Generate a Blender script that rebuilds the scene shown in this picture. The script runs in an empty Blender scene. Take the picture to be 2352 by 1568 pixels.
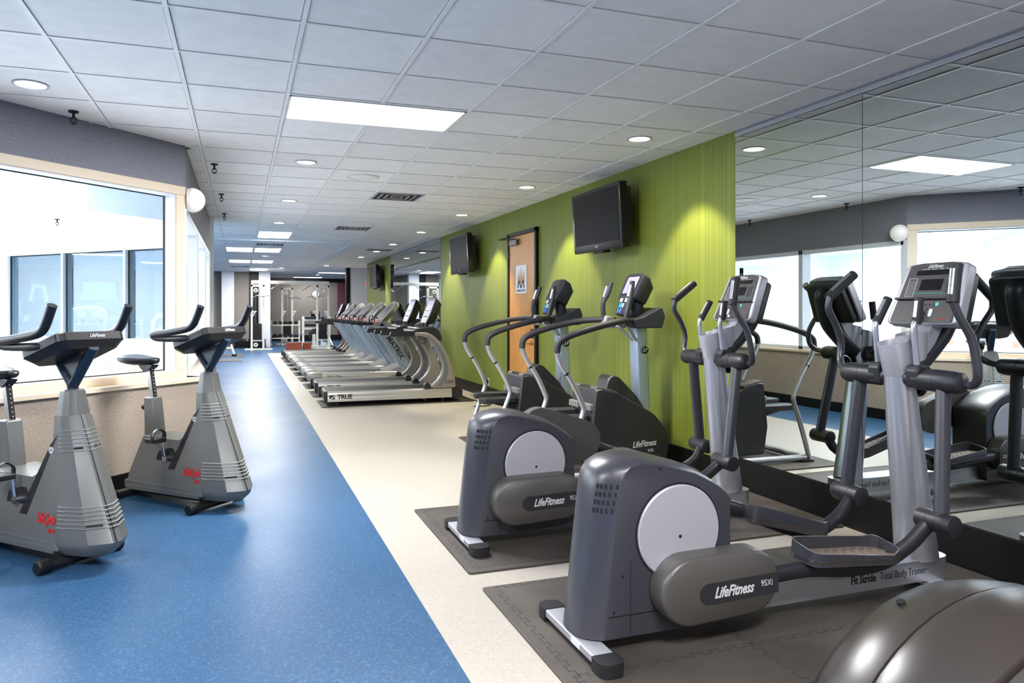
import bpy, bmesh, math, random
from mathutils import Vector, Matrix
random.seed(7)
S = bpy.context.scene
COL = S.collection
PI = math.pi
R = math.radians

# ------------------------------------------------------------------ materials
MATS = {}
def lin(c):
    return tuple(((v/255)/12.92 if v/255 <= 0.04045 else ((v/255+0.055)/1.055)**2.4) for v in c)
def mat(name, rgb=None, rough=0.5, metal=0.0, emit=None, estr=0.0, bump=0.0, bscale=200.0, spec=0.5, coat=0.0, var=0.0, vscale=3.0, raw=None):
    m = bpy.data.materials.new(name); m.use_nodes = True
    nt = m.node_tree; b = nt.nodes['Principled BSDF']
    c = raw if raw else lin(rgb)
    b.inputs['Base Color'].default_value = (*c, 1)
    b.inputs['Roughness'].default_value = rough
    b.inputs['Metallic'].default_value = metal
    b.inputs['Specular IOR Level'].default_value = spec
    b.inputs['Coat Weight'].default_value = coat
    if emit:
        b.inputs['Emission Color'].default_value = (*lin(emit), 1)
        b.inputs['Emission Strength'].default_value = estr
    if bump or var:
        tc = nt.nodes.new('ShaderNodeTexCoord')
    if bump:
        n = nt.nodes.new('ShaderNodeTexNoise'); n.inputs['Scale'].default_value = bscale; n.inputs['Detail'].default_value = 2
        bp = nt.nodes.new('ShaderNodeBump'); bp.inputs['Strength'].default_value = bump; bp.inputs['Distance'].default_value = 0.003
        nt.links.new(tc.outputs['Object'], n.inputs['Vector']); nt.links.new(n.outputs['Fac'], bp.inputs['Height'])
        nt.links.new(bp.outputs['Normal'], b.inputs['Normal'])
    if var:
        n = nt.nodes.new('ShaderNodeTexNoise'); n.inputs['Scale'].default_value = vscale; n.inputs['Detail'].default_value = 4
        mx = nt.nodes.new('ShaderNodeMix'); mx.data_type = 'RGBA'; mx.blend_type = 'MULTIPLY'; mx.inputs['Factor'].default_value = 1.0
        rp = nt.nodes.new('ShaderNodeMapRange'); rp.inputs['From Min'].default_value = .3; rp.inputs['From Max'].default_value = .7
        rp.inputs['To Min'].default_value = 1-var; rp.inputs['To Max'].default_value = 1+var*.4
        mx.inputs['A'].default_value = (*c, 1)
        nt.links.new(tc.outputs['Object'], n.inputs['Vector']); nt.links.new(n.outputs['Fac'], rp.inputs['Value'])
        cr = nt.nodes.new('ShaderNodeCombineColor')
        for k in ('Red', 'Green', 'Blue'): nt.links.new(rp.outputs['Result'], cr.inputs[k])
        nt.links.new(cr.outputs['Color'], mx.inputs['B']); nt.links.new(mx.outputs['Result'], b.inputs['Base Color'])
    MATS[name] = m
    return m
M = MATS
mat('slate', (54, 54, 62), .34, 0, spec=.75, bump=.05, bscale=900)
mat('slate_dark', (38, 38, 44), .42, .15)
mat('taupe', (76, 73, 70), .38, 0, spec=.75, bump=.05, bscale=900)
mat('silver', (190, 192, 200), .32, .75)
mat('silver_paint', (186, 187, 196), .38, .45)
mat('disc_silver', (188, 187, 194), .42, .35)
mat('chrome', (215, 215, 220), .16, 1.0)
mat('black_plastic', (30, 31, 34), .42)
mat('black_gloss', (14, 14, 17), .15)
mat('navy_plastic', (40, 44, 56), .45)
mat('rubber', (40, 40, 45), .6, bump=.08, bscale=500)
mat('plate_dark', (44, 44, 47), .4)
mat('seam_brown', (32, 29, 27), .8)
mat('dark_gap', (12, 12, 13), .7)
mat('face_grey', (58, 57, 60), .45)
mat('lettering', (205, 206, 210), .5)
mat('lettering_dark', (28, 28, 34), .5)
mat('red_ink', (206, 38, 42), .5)
mat('teal', (70, 190, 185), .4)
mat('blue_button', (70, 120, 215), .4)
mat('white_plastic', (232, 232, 230), .4)
mat('white_metal', (238, 234, 222), .38, 0.0)
mat('pedal_tread', (112, 100, 90), .65, bump=.1, bscale=60)
mat('bike_grey', (98, 100, 99), .34, .0, spec=.8, bump=.04, bscale=700)
mat('bike_ridge', (142, 144, 144), .35, .3)
mat('bike_black', (22, 25, 33), .35)
mat('bike_blue_black', (28, 42, 60), .34)
mat('trim_cream', (228, 212, 190), .5)
mat('frame_white', (222, 226, 236), .45)
mat('base_black', (9, 9, 10), .45, spec=.3)
mat('wood_red', (138, 66, 36), .45, var=.25, vscale=6)
mat('tread_black', (34, 33, 33), .65)
mat('belt', (58, 54, 50), .55, bump=.05, bscale=300)
mat('rail_silver', (200, 198, 192), .3, .7)
mat('tread_grey', (150, 146, 142), .36, .4)
mat('mast_blue_silver', (170, 184, 202), .33, .55)
mat('tread_stripe', (112, 116, 124), .4, .3)
mat('matrix_grey', (128, 126, 124), .38, .35)
mat('matrix_face', (92, 90, 90), .3)
mat('foam_dark', (36, 33, 31), .65, bump=.15, bscale=300)
mat('stepper_black', (40, 40, 42), .42, bump=.05, bscale=500)
mat('stepper_top', (92, 88, 86), .4, .2)
mat('screen_violet', (130, 128, 190), .3, emit=(150, 150, 225), estr=.35)
mat('panel_light', (150, 153, 162), .4)
mat('sign_white', (225, 230, 236), .5)
mat('gold', (150, 112, 48), .35, .5)
mat('purple', (104, 54, 72), .6)
mat('pool_white', (232, 238, 244), .6)
mat('pool_beam', (206, 216, 222), .7)
mat('pool_ceiling', (214, 224, 230), .7)
mat('orange_tile', (226, 140, 122), .5)
mat('globe', (236, 232, 228), .35, emit=(255, 250, 244), estr=.15)
mat('exit_red', (225, 70, 60), .5, emit=(255, 70, 60), estr=.5)
mat('alarm_red', (150, 40, 20), .45)
mat('lime', (190, 222, 96), .5)
mat('iron', (26, 26, 28), .5, .3)
mat('lens_white', (250, 250, 252), .5, emit=(255, 252, 246), estr=7.0)
mat('panel_white', (250, 250, 252), .5, emit=(250, 252, 255), estr=5.0)
mat('skylight', (250, 252, 255), .5, emit=(246, 250, 255), estr=2.6)
mat('blue_screen', (60, 120, 220), .3, emit=(50, 120, 235), estr=1.2)
mat('dome_brown', (42, 37, 34), .27, 0, spec=1.0, bump=.06, bscale=1200)

def nodes_of(name, rough=.6):
    m = bpy.data.materials.new(name); m.use_nodes = True; MATS[name] = m
    nt = m.node_tree; return m, nt, nt.nodes, nt.links, nt.nodes['Principled BSDF']

# vinyl floors: fine speckles
def vinyl(name, base, speck, speck2, rough, amount=.5):
    m, nt, N, L, b = nodes_of(name)
    tc = N.new('ShaderNodeTexCoord')
    v = N.new('ShaderNodeTexVoronoi'); v.inputs['Scale'].default_value = 130
    L.new(tc.outputs['Object'], v.inputs['Vector'])
    sep = N.new('ShaderNodeSeparateColor'); L.new(v.outputs['Color'], sep.inputs['Color'])
    r1 = N.new('ShaderNodeMapRange'); r1.inputs['From Min'].default_value = .8; r1.inputs['From Max'].default_value = .92; L.new(sep.outputs['Red'], r1.inputs['Value'])
    r2 = N.new('ShaderNodeMapRange'); r2.inputs['From Min'].default_value = .8; r2.inputs['From Max'].default_value = .92; L.new(sep.outputs['Green'], r2.inputs['Value'])
    big = N.new('ShaderNodeTexNoise'); big.inputs['Scale'].default_value = 1.3; big.inputs['Detail'].default_value = 5; L.new(tc.outputs['Object'], big.inputs['Vector'])
    c0 = N.new('ShaderNodeMix'); c0.data_type = 'RGBA'; L.new(big.outputs['Fac'], c0.inputs['Factor'])
    c0.inputs['A'].default_value = (*[x*.93 for x in lin(base)], 1); c0.inputs['B'].default_value = (*[min(1, x*1.07) for x in lin(base)], 1)
    m1 = N.new('ShaderNodeMath'); m1.operation = 'MULTIPLY'; m1.inputs[1].default_value = amount; L.new(r1.outputs['Result'], m1.inputs[0])
    m2 = N.new('ShaderNodeMath'); m2.operation = 'MULTIPLY'; m2.inputs[1].default_value = amount; L.new(r2.outputs['Result'], m2.inputs[0])
    a = N.new('ShaderNodeMix'); a.data_type = 'RGBA'; L.new(m1.outputs[0], a.inputs['Factor']); L.new(c0.outputs['Result'], a.inputs['A']); a.inputs['B'].default_value = (*lin(speck), 1)
    c = N.new('ShaderNodeMix'); c.data_type = 'RGBA'; L.new(m2.outputs[0], c.inputs['Factor']); L.new(a.outputs['Result'], c.inputs['A']); c.inputs['B'].default_value = (*lin(speck2), 1)
    L.new(c.outputs['Result'], b.inputs['Base Color'])
    b.inputs['Roughness'].default_value = rough; b.inputs['Specular IOR Level'].default_value = .17
    rn = N.new('ShaderNodeMapRange'); rn.inputs['To Min'].default_value = rough-.02; rn.inputs['To Max'].default_value = rough+.12; L.new(big.outputs['Fac'], rn.inputs['Value']); L.new(rn.outputs['Result'], b.inputs['Roughness'])
vinyl('vinyl_blue', (48, 84, 119), (88, 122, 156), (36, 67, 102), .34, .45)
vinyl('vinyl_beige', (172, 166, 156), (149, 142, 131), (190, 185, 176), .36, .4)

# green wallcovering: fine irregular vertical stripes along the wall
def green_wall():
    m, nt, N, L, b = nodes_of('green_stripe')
    tc = N.new('ShaderNodeTexCoord'); mp = N.new('ShaderNodeMapping'); mp.inputs['Scale'].default_value = (1, 150, .02)
    L.new(tc.outputs['Object'], mp.inputs['Vector'])
    n = N.new('ShaderNodeTexNoise'); n.inputs['Scale'].default_value = 1; n.inputs['Detail'].default_value = 3; L.new(mp.outputs['Vector'], n.inputs['Vector'])
    rp = N.new('ShaderNodeValToRGB'); rp.color_ramp.elements[0].position = .32; rp.color_ramp.elements[1].position = .68
    rp.color_ramp.elements[0].color = (*lin((92, 108, 32)), 1); rp.color_ramp.elements[1].color = (*lin((126, 134, 46)), 1)
    L.new(n.outputs['Fac'], rp.inputs['Fac']); L.new(rp.outputs['Color'], b.inputs['Base Color'])
    bp = N.new('ShaderNodeBump'); bp.inputs['Strength'].default_value = .25; bp.inputs['Distance'].default_value = .004
    L.new(n.outputs['Fac'], bp.inputs['Height']); L.new(bp.outputs['Normal'], b.inputs['Normal'])
    b.inputs['Roughness'].default_value = .5
green_wall()
# fabric wallcovering: short vertical flecks
def fabric(name, c1, c2):
    m, nt, N, L, b = nodes_of(name)
    tc = N.new('ShaderNodeTexCoord'); mp = N.new('ShaderNodeMapping'); mp.inputs['Scale'].default_value = (120, 120, 62)
    L.new(tc.outputs['Object'], mp.inputs['Vector'])
    n = N.new('ShaderNodeTexNoise'); n.inputs['Scale'].default_value = 1; n.inputs['Detail'].default_value = 3; L.new(mp.outputs['Vector'], n.inputs['Vector'])
    rp = N.new('ShaderNodeValToRGB'); rp.color_ramp.elements[0].position = .3; rp.color_ramp.elements[1].position = .7
    rp.color_ramp.elements[0].color = (*lin(c1), 1); rp.color_ramp.elements[1].color = (*lin(c2), 1)
    L.new(n.outputs['Fac'], rp.inputs['Fac']); L.new(rp.outputs['Color'], b.inputs['Base Color'])
    bp = N.new('ShaderNodeBump'); bp.inputs['Strength'].default_value = .2; bp.inputs['Distance'].default_value = .003
    L.new(n.outputs['Fac'], bp.inputs['Height']); L.new(bp.outputs['Normal'], b.inputs['Normal'])
    b.inputs['Roughness'].default_value = .8
fabric('fabric_grey', (116, 118, 129), (144, 145, 157))
fabric('fabric_grey_lit', (150, 136, 124), (182, 168, 153))  # the grey fabric again, light below the sill put into its colour
fabric('fabric_back', (124, 118, 111), (146, 140, 131))
fabric('fabric_pale', (196, 199, 206), (212, 214, 220))
# wood door
def wood():
    m, nt, N, L, b = nodes_of('oak')
    tc = N.new('ShaderNodeTexCoord'); mp = N.new('ShaderNodeMapping'); mp.inputs['Scale'].default_value = (1, 26, 1.6)
    L.new(tc.outputs['Object'], mp.inputs['Vector'])
    n = N.new('ShaderNodeTexNoise'); n.inputs['Scale'].default_value = 2.2; n.inputs['Detail'].default_value = 6; n.inputs['Distortion'].default_value = .6; L.new(mp.outputs['Vector'], n.inputs['Vector'])
    rp = N.new('ShaderNodeValToRGB'); rp.color_ramp.elements[0].position = .3; rp.color_ramp.elements[1].position = .72
    rp.color_ramp.elements[0].color = (*lin((176, 116, 48)), 1); rp.color_ramp.elements[1].color = (*lin((214, 158, 84)), 1)
    L.new(n.outputs['Fac'], rp.inputs['Fac']); L.new(rp.outputs['Color'], b.inputs['Base Color']); b.inputs['Roughness'].default_value = .4
wood()
GX0, GY0, TP = -0.933, 3.607, 0.6096          # ceiling grid origin and pitch
# ceiling tile: mineral fibre, each tile its own tint, a thin shadow gap at its edges
def tile_mat():
    m, nt, N, L, b = nodes_of('ceiling_tile')
    tc = N.new('ShaderNodeTexCoord')
    mp = N.new('ShaderNodeMapping'); mp.vector_type = 'POINT'
    mp.inputs['Location'].default_value = (-GX0/TP, -GY0/TP, 0); mp.inputs['Scale'].default_value = (1/TP, 1/TP, 1)
    L.new(tc.outputs['Object'], mp.inputs['Vector'])
    fl = N.new('ShaderNodeVectorMath'); fl.operation = 'FLOOR'; L.new(mp.outputs['Vector'], fl.inputs[0])
    wn = N.new('ShaderNodeTexWhiteNoise'); wn.noise_dimensions = '3D'; L.new(fl.outputs['Vector'], wn.inputs['Vector'])
    fr = N.new('ShaderNodeVectorMath'); fr.operation = 'FRACTION'; L.new(mp.outputs['Vector'], fr.inputs[0])
    sx = N.new('ShaderNodeSeparateXYZ'); L.new(fr.outputs['Vector'], sx.inputs['Vector'])
    def edge(o):
        a = N.new('ShaderNodeMath'); a.operation = 'SUBTRACT'; a.inputs[1].default_value = .5; L.new(o, a.inputs[0])
        c = N.new('ShaderNodeMath'); c.operation = 'ABSOLUTE'; L.new(a.outputs[0], c.inputs[0]); return c.outputs[0]
    mxm = N.new('ShaderNodeMath'); mxm.operation = 'MAXIMUM'; L.new(edge(sx.outputs['X']), mxm.inputs[0]); L.new(edge(sx.outputs['Y']), mxm.inputs[1])
    gt = N.new('ShaderNodeMath'); gt.operation = 'GREATER_THAN'; gt.inputs[1].default_value = .5-.0145/TP; L.new(mxm.outputs[0], gt.inputs[0])
    n = N.new('ShaderNodeTexNoise'); n.inputs['Scale'].default_value = 9; n.inputs['Detail'].default_value = 8; L.new(tc.outputs['Object'], n.inputs['Vector'])
    f = N.new('ShaderNodeMath'); f.operation = 'MULTIPLY_ADD'; f.inputs[1].default_value = .10; f.inputs[2].default_value = .86; L.new(wn.outputs['Value'], f.inputs[0])
    f2 = N.new('ShaderNodeMath'); f2.operation = 'MULTIPLY_ADD'; f2.inputs[1].default_value = .16; L.new(n.outputs['Fac'], f2.inputs[0]); L.new(f.outputs[0], f2.inputs[2])
    sc = N.new('ShaderNodeVectorMath'); sc.operation = 'SCALE'; sc.inputs[0].default_value = lin((244, 242, 243)); L.new(f2.outputs[0], sc.inputs['Scale'])
    mx = N.new('ShaderNodeMix'); mx.data_type = 'RGBA'; L.new(gt.outputs[0], mx.inputs['Factor']); L.new(sc.outputs['Vector'], mx.inputs['A']); mx.inputs['B'].default_value = (*lin((92, 92, 97)), 1)
    L.new(mx.outputs['Result'], b.inputs['Base Color']); b.inputs['Roughness'].default_value = .9
    fn = N.new('ShaderNodeTexNoise'); fn.inputs['Scale'].default_value = 220; fn.inputs['Detail'].default_value = 3; L.new(tc.outputs['Object'], fn.inputs['Vector'])
    bp = N.new('ShaderNodeBump'); bp.inputs['Strength'].default_value = .35; bp.inputs['Distance'].default_value = .003; L.new(fn.outputs['Fac'], bp.inputs['Height']); L.new(bp.outputs['Normal'], b.inputs['Normal'])
tile_mat()
mat('grid_bar', (244, 243, 243), .5)
# foam mat: fine ribbed grain, mottled
def foam():
    m, nt, N, L, b = nodes_of('foam_mat')
    tc = N.new('ShaderNodeTexCoord')
    n = N.new('ShaderNodeTexNoise'); n.inputs['Scale'].default_value = 2.2; n.inputs['Detail'].default_value = 6; L.new(tc.outputs['Object'], n.inputs['Vector'])
    rp = N.new('ShaderNodeValToRGB'); rp.color_ramp.elements[0].position = .3; rp.color_ramp.elements[1].position = .72
    rp.color_ramp.elements[0].color = (*lin((58, 53, 49)), 1); rp.color_ramp.elements[1].color = (*lin((82, 76, 70)), 1)
    L.new(n.outputs['Fac'], rp.inputs['Fac']); L.new(rp.outputs['Color'], b.inputs['Base Color']); b.inputs['Roughness'].default_value = .62
    mp = N.new('ShaderNodeMapping'); mp.inputs['Rotation'].default_value = (0, 0, R(45)); L.new(tc.outputs['Object'], mp.inputs['Vector'])
    w = N.new('ShaderNodeTexVoronoi'); w.inputs['Scale'].default_value = 190; w.inputs['Randomness'].default_value = .15; L.new(mp.outputs['Vector'], w.inputs['Vector'])
    bp = N.new('ShaderNodeBump'); bp.inputs['Strength'].default_value = .5; bp.inputs['Distance'].default_value = .002; L.new(w.outputs['Distance'], bp.inputs['Height']); L.new(bp.outputs['Normal'], b.inputs['Normal'])
foam()
# mirror, window glass
def mirror_mat():
    m, nt, N, L, b = nodes_of('mirror')
    g = N.new('ShaderNodeBsdfGlossy'); g.inputs['Roughness'].default_value = 0.0; g.inputs['Color'].default_value = (.66, .71, .70, 1)
    L.new(g.outputs[0], N['Material Output'].inputs['Surface'])
mirror_mat()
def glass(name, tint, refl):
    m, nt, N, L, b = nodes_of(name)
    t = N.new('ShaderNodeBsdfTransparent'); t.inputs['Color'].default_value = (*tint, 1)
    g = N.new('ShaderNodeBsdfGlossy'); g.inputs['Roughness'].default_value = 0.0
    lw = N.new('ShaderNodeLayerWeight'); lw.inputs['Blend'].default_value = .5
    pw = N.new('ShaderNodeMath'); pw.operation = 'POWER'; pw.inputs[1].default_value = 4.0; L.new(lw.outputs['Facing'], pw.inputs[0])
    ma = N.new('ShaderNodeMath'); ma.operation = 'MULTIPLY_ADD'; ma.inputs[1].default_value = .9; ma.inputs[2].default_value = refl; L.new(pw.outputs[0], ma.inputs[0])
    mx = N.new('ShaderNodeMixShader'); L.new(ma.outputs[0], mx.inputs[0]); L.new(t.outputs[0], mx.inputs[1]); L.new(g.outputs[0], mx.inputs[2])
    L.new(mx.outputs[0], N['Material Output'].inputs['Surface'])
glass('pane', (.98, .985, .985), .02)
glass('pane_tint', (.74, .90, .98), .16)

# ------------------------------------------------------------------ mesh builder
def rpoly(pts, r, n=5):
    out = []; k = len(pts)
    rr = r if isinstance(r, (list, tuple)) else [r]*k
    for i in range(k):
        p0, p, p1 = Vector(pts[i-1]), Vector(pts[i]), Vector(pts[(i+1) % k])
        a, b = p0-p, p1-p; la, lb = a.length, b.length; a.normalize(); b.normalize()
        q = rr[i]
        if q <= 1e-6: out.append(tuple(p)); continue
        ang = a.angle(b)
        if ang > PI-.02: out.append(tuple(p)); continue
        d = min(q/math.tan(ang/2), la*.49, lb*.49)
        s, e = p+a*d, p+b*d
        for j in range(n+1):
            t = j/n
            out.append(tuple(s*(1-t)**2+p*2*t*(1-t)+e*t*t))
    return out
def rect(x0, x1, y0, y1, r=0, n=5):
    return rpoly([(x0, y0), (x1, y0), (x1, y1), (x0, y1)], r, n)
def stadium(c0, c1, r, n=12, r1=None):
    r1 = r if r1 is None else r1
    a = math.atan2(c1[1]-c0[1], c1[0]-c0[0])
    return [(c0[0]+r*math.cos(a+PI/2+PI*i/n), c0[1]+r*math.sin(a+PI/2+PI*i/n)) for i in range(n+1)] + \
           [(c1[0]+r1*math.cos(a-PI/2+PI*i/n), c1[1]+r1*math.sin(a-PI/2+PI*i/n)) for i in range(n+1)]
def circ(c, r, n=32):
    return [(c[0]+r*math.cos(2*PI*i/n), c[1]+r*math.sin(2*PI*i/n)) for i in range(n)]
def smooth_path(pts, k=6):
    P = [Vector(p) for p in pts]; out = []
    for i in range(len(P)-1):
        p0 = P[i-1] if i else P[0]*2-P[1]
        p1, p2 = P[i], P[i+1]
        p3 = P[i+2] if i+2 < len(P) else P[-1]*2-P[-2]
        for j in range(k):
            t = j/k
            out.append(.5*((2*p1)+(-p0+p2)*t+(2*p0-5*p1+4*p2-p3)*t*t+(-p0+3*p1-3*p2+p3)*t**3))
    out.append(P[-1]); return out
class MB:
    def __init__(s): s.bm = bmesh.new(); s.mi = 0
    def _f(s, vs):
        try:
            f = s.bm.faces.new(vs); f.material_index = s.mi; return f
        except ValueError: return None
    def mtl(s, i): s.mi = i; return s
    def loft(s, rings, cap=True, closed=True):
        V = [[s.bm.verts.new(p) for p in r] for r in rings]; n = len(V[0])
        for a, b in zip(V, V[1:]):
            for i in range(n if closed else n-1):
                s._f([a[i], a[(i+1) % n], b[(i+1) % n], b[i]])
        if cap and closed:
            s._f(list(reversed(V[0]))); s._f(V[-1])
        return s
    def box(s, x0, x1, y0, y1, z0, z1, mx=None):
        P = [(x0, y0), (x1, y0), (x1, y1), (x0, y1)]
        r = [[Vector((a, b, z)) for a, b in P] for z in (z0, z1)]
        if mx: r = [[mx @ v for v in q] for q in r]
        return s.loft(r)
    def prism(s, pts, h0, h1, axis='y', mx=None, inset=0, ins=None):
        f = {'y': lambda a, b, h: Vector((a, h, b)), 'x': lambda a, b, h: Vector((h, a, b)), 'z': lambda a, b, h: Vector((a, b, h))}[axis]
        r = [[f(a, b, h) for a, b in pts] for h in (h0, h1)]
        if mx: r = [[mx @ v for v in q] for q in r]
        return s.loft(r)
    def tube(s, pts, r, n=12, k=0, flat=1.0, cap=True):
        P = smooth_path(pts, k) if k else [Vector(p) for p in pts]
        T = []
        for i in range(len(P)):
            t = (P[min(i+1, len(P)-1)]-P[max(i-1, 0)])
            T.append(t.normalized())
        up = Vector((0, 1, 0)) if abs(T[0].y) < .9 else Vector((1, 0, 0))
        nrm = (up-T[0]*up.dot(T[0])).normalized(); rings = []
        for i, p in enumerate(P):
            if i:
                nrm = (nrm-T[i]*nrm.dot(T[i]))
                nrm.normalize()
            b = T[i].cross(nrm)
            rr = r if not isinstance(r, (list, tuple)) else r[0]+(r[1]-r[0])*i/(len(P)-1)
            rings.append([p+nrm*rr*flat*math.cos(2*PI*j/n)+b*rr*math.sin(2*PI*j/n) for j in range(n)])
        return s.loft(rings, cap)
    def cyl(s, p0, p1, r0, r1=None, n=24):
        p0, p1 = Vector(p0), Vector(p1); r1 = r0 if r1 is None else r1
        t = (p1-p0).normalized(); u = Vector((0, 0, 1)) if abs(t.z) < .9 else Vector((1, 0, 0))
        a = t.cross(u).normalized(); b = t.cross(a)
        return s.loft([[p+(a*math.cos(2*PI*j/n)+b*math.sin(2*PI*j/n))*r for j in range(n)] for p, r in ((p0, r0), (p1, r1))])
    def lathe(s, prof, o, ax, n=24, cap=True):
        o, t = Vector(o), Vector(ax).normalized(); u = Vector((0, 0, 1)) if abs(t.z) < .9 else Vector((1, 0, 0))
        a = t.cross(u).normalized(); b = t.cross(a)
        return s.loft([[o+t*h+(a*math.cos(2*PI*j/n)+b*math.sin(2*PI*j/n))*max(r, 1e-4) for j in range(n)] for r, h in prof], cap)
    def ball(s, c, r, sc=(1, 1, 1), n=16):
        prof = []
        return s.loft([[Vector((c[0]+r*sc[0]*math.sin(t)*math.cos(2*PI*j/n), c[1]+r*sc[1]*math.sin(t)*math.sin(2*PI*j/n), c[2]+r*sc[2]*math.cos(t))) for j in range(n)] for t in [max(.02, min(PI-.02, PI*i/(n//2))) for i in range(n//2+1)]])
    def quad(s, a, b, c, d):
        s._f([s.bm.verts.new(p) for p in (a, b, c, d)]); return s
    def done(s, name, mats, parent=None, bevel=0, smooth=38, seg=2):
        bm = s.bm
        bmesh.ops.recalc_face_normals(bm, faces=bm.faces)
        me = bpy.data.meshes.new(name); bm.to_mesh(me); bm.free()
        for m in ([mats] if isinstance(mats, str) else mats): me.materials.append(M[m])
        for p in me.polygons: p.use_smooth = True
        me.set_sharp_from_angle(angle=R(smooth))
        o = bpy.data.objects.new(name, me); COL.objects.link(o)
        if parent is not None: o.parent = parent
        if bevel:
            bv = o.modifiers.new('bevel', 'BEVEL'); bv.width = bevel; bv.segments = seg; bv.limit_method = 'ANGLE'; bv.angle_limit = R(40); bv.harden_normals = True
        return o
def box(name, m, x0, x1, y0, y1, z0, z1, parent=None, bevel=0): return MB().box(x0, x1, y0, y1, z0, z1).done(name, m, parent, bevel)
def text(name, body, size, m, parent, loc, xd, yd, shear=0, bold=0, align='CENTER', ext=.0006, sx=1.0):
    c = bpy.data.curves.new(name, 'FONT'); c.body = body; c.size = size; c.shear = shear; c.offset = bold; c.align_x = align; c.align_y = 'CENTER'; c.extrude = ext; c.resolution_u = 3
    t = bpy.data.objects.new(name, c); COL.objects.link(t)
    bpy.context.view_layer.update()
    me = bpy.data.meshes.new_from_object(t.evaluated_get(bpy.context.evaluated_depsgraph_get()))
    bpy.data.objects.remove(t); bpy.data.curves.remove(c)
    x, y = Vector(xd).normalized(), Vector(yd); y = (y-x*y.dot(x)).normalized(); z = x.cross(y)
    mx = Matrix((( x.x, y.x, z.x, loc[0]), (x.y, y.y, z.y, loc[1]), (x.z, y.z, z.z, loc[2]), (0, 0, 0, 1))) @ Matrix.Diagonal((sx, 1, 1, 1))
    me.transform(mx); me.materials.clear(); me.materials.append(M[m]); me.name = name
    o = bpy.data.objects.new(name, me); COL.objects.link(o)
    if parent is not None: o.parent = parent
    return o
def tag(o, label, cat, group=None):
    o['label'] = label; o['category'] = cat
    if group: o['group'] = group
    return o
def thing(name, label, cat, loc=(0, 0, 0), rz=0, group=None):
    o = bpy.data.objects.new(name, None); COL.objects.link(o); o.location = loc; o.rotation_euler = (0, 0, rz); o.empty_display_size = .1
    return tag(o, label, cat, group)
def struct(o): o['kind'] = 'structure'; return o
def dup(root, loc, rz, label, group=None):
    def cp(o, par):
        c = o.copy(); COL.objects.link(c)
        if par is not None: c.parent = par
        for ch in [x for x in ALLCH.get(o.name, [])]: cp(ch, c)
        return c
    ALLCH = {}
    for o in COL.objects:
        if o.parent: ALLCH.setdefault(o.parent.name, []).append(o)
    r = cp(root, None); r.location = loc; r.rotation_euler = (0, 0, rz); r['label'] = label
    if group: r['group'] = group
    return r

# ------------------------------------------------------------------ the setting
H = 2.759; XW = 3.62
def slab(name, pts, z0, z1, m): return struct(MB().prism(pts, z0, z1, 'z').done(name, m))
slab('floor', [(.8, -4), (.8, 24.0), (6.2, 24.0), (6.2, 33.2), (.0, 33.2), (.0, 28.1), (-7, 28.1), (-7, 18.3), (-.44, 11.74), (-.44, 6.66), (-4.4, 2.7), (-4.4, -4)], -.1, 0, 'vinyl_blue')
slab('floor_beige', [(.8, -4), (6.2, -4), (6.2, 24.0), (.8, 24.0)], -.1, 0, 'vinyl_beige')
slab('floor_pool', [(-.44, 6.66), (-.44, 11.74), (-7, 18.3), (-10.5, 18.3), (-10.5, .5), (-6.6, .5)], -.1, -.002, 'pool_white')
slab('ceiling', [(-4.4, -4), (6.2, -4), (6.2, 33.2), (.0, 33.2), (.0, 28.1), (-7, 28.1), (-7, 18.3), (-.44, 11.74), (-.44, 6.66), (-4.4, 2.7)], H, H+.12, 'ceiling_tile')
g = MB()
bz0, bz1, bw = H-.006, H+.002, .0115
for i in range(-9, 17):
    x = GX0+i*TP
    if x < -6.9 or x > 6: continue
    xr = 3.62 if True else 6
    if x > 3.6: segs = [(22.0, 33)]
    elif x > -.44: segs = [(-4, 28 if x < 1 else 33)]
    else: segs = [(-4 if x > -4.4 else 99, x+7.1), (11.3-x, 28)]
    for a, b in segs:
        if b > a: g.box(x-bw, x+bw, a, b, bz0, bz1)
for j in range(-12, 50):
    y = GY0+j*TP
    if y < -4 or y > 33: continue
    x0 = max(-4.4, y-7.1) if y < 6.66 else (-.44 if y < 11.74 else max(-7, 11.3-y))
    if y > 28: x0 = 1.03
    g.box(x0, XW if y < 22 else 6.1, y-bw, y+bw, bz0+.001, bz1)
struct(g.done('ceiling_grid_trim', 'grid_bar'))
# right wall: mirrored bay, green wall, mirrored bay, green wall, corner
struct(box('wall_right_front', 'fabric_grey', XW, XW+.15, -4, 4.67, 0, H))
struct(box('wall_right', 'green_stripe', XW, XW+.15, 4.67, 13.42, .18, H))
struct(box('wall_right_middle', 'fabric_grey', XW+.01, XW+.15, 13.42, 18.3, 0, H))
struct(box('wall_right_far', 'green_stripe', XW, XW+.15, 18.3, 22.0, .18, H))
struct(box('baseboard_right', 'base_black', XW-.008, XW+.02, 4.67, 8.6, 0, .18, bevel=.003))
struct(box('baseboard_right_middle', 'base_black', XW-.008, XW+.02, 9.64, 13.42, 0, .18, bevel=.003))
struct(box('baseboard_right_far', 'base_black', XW-.008, XW+.02, 18.3, 22.0, 0, .18, bevel=.003))
struct(box('baseboard_right_front', 'base_black', XW-.012, XW+.02, -4, 4.67, 0, .235, bevel=.003))
struct(box('trim_1', 'silver', XW-.016, XW+.01, 1.02, 4.67, 2.706, 2.736, bevel=.002))
struct(box('trim_2', 'silver', XW-.016, XW+.01, 13.42, 18.3, 2.700, 2.738, bevel=.002))
ys = [4.67-1.215*k for k in range(6)]
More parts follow.
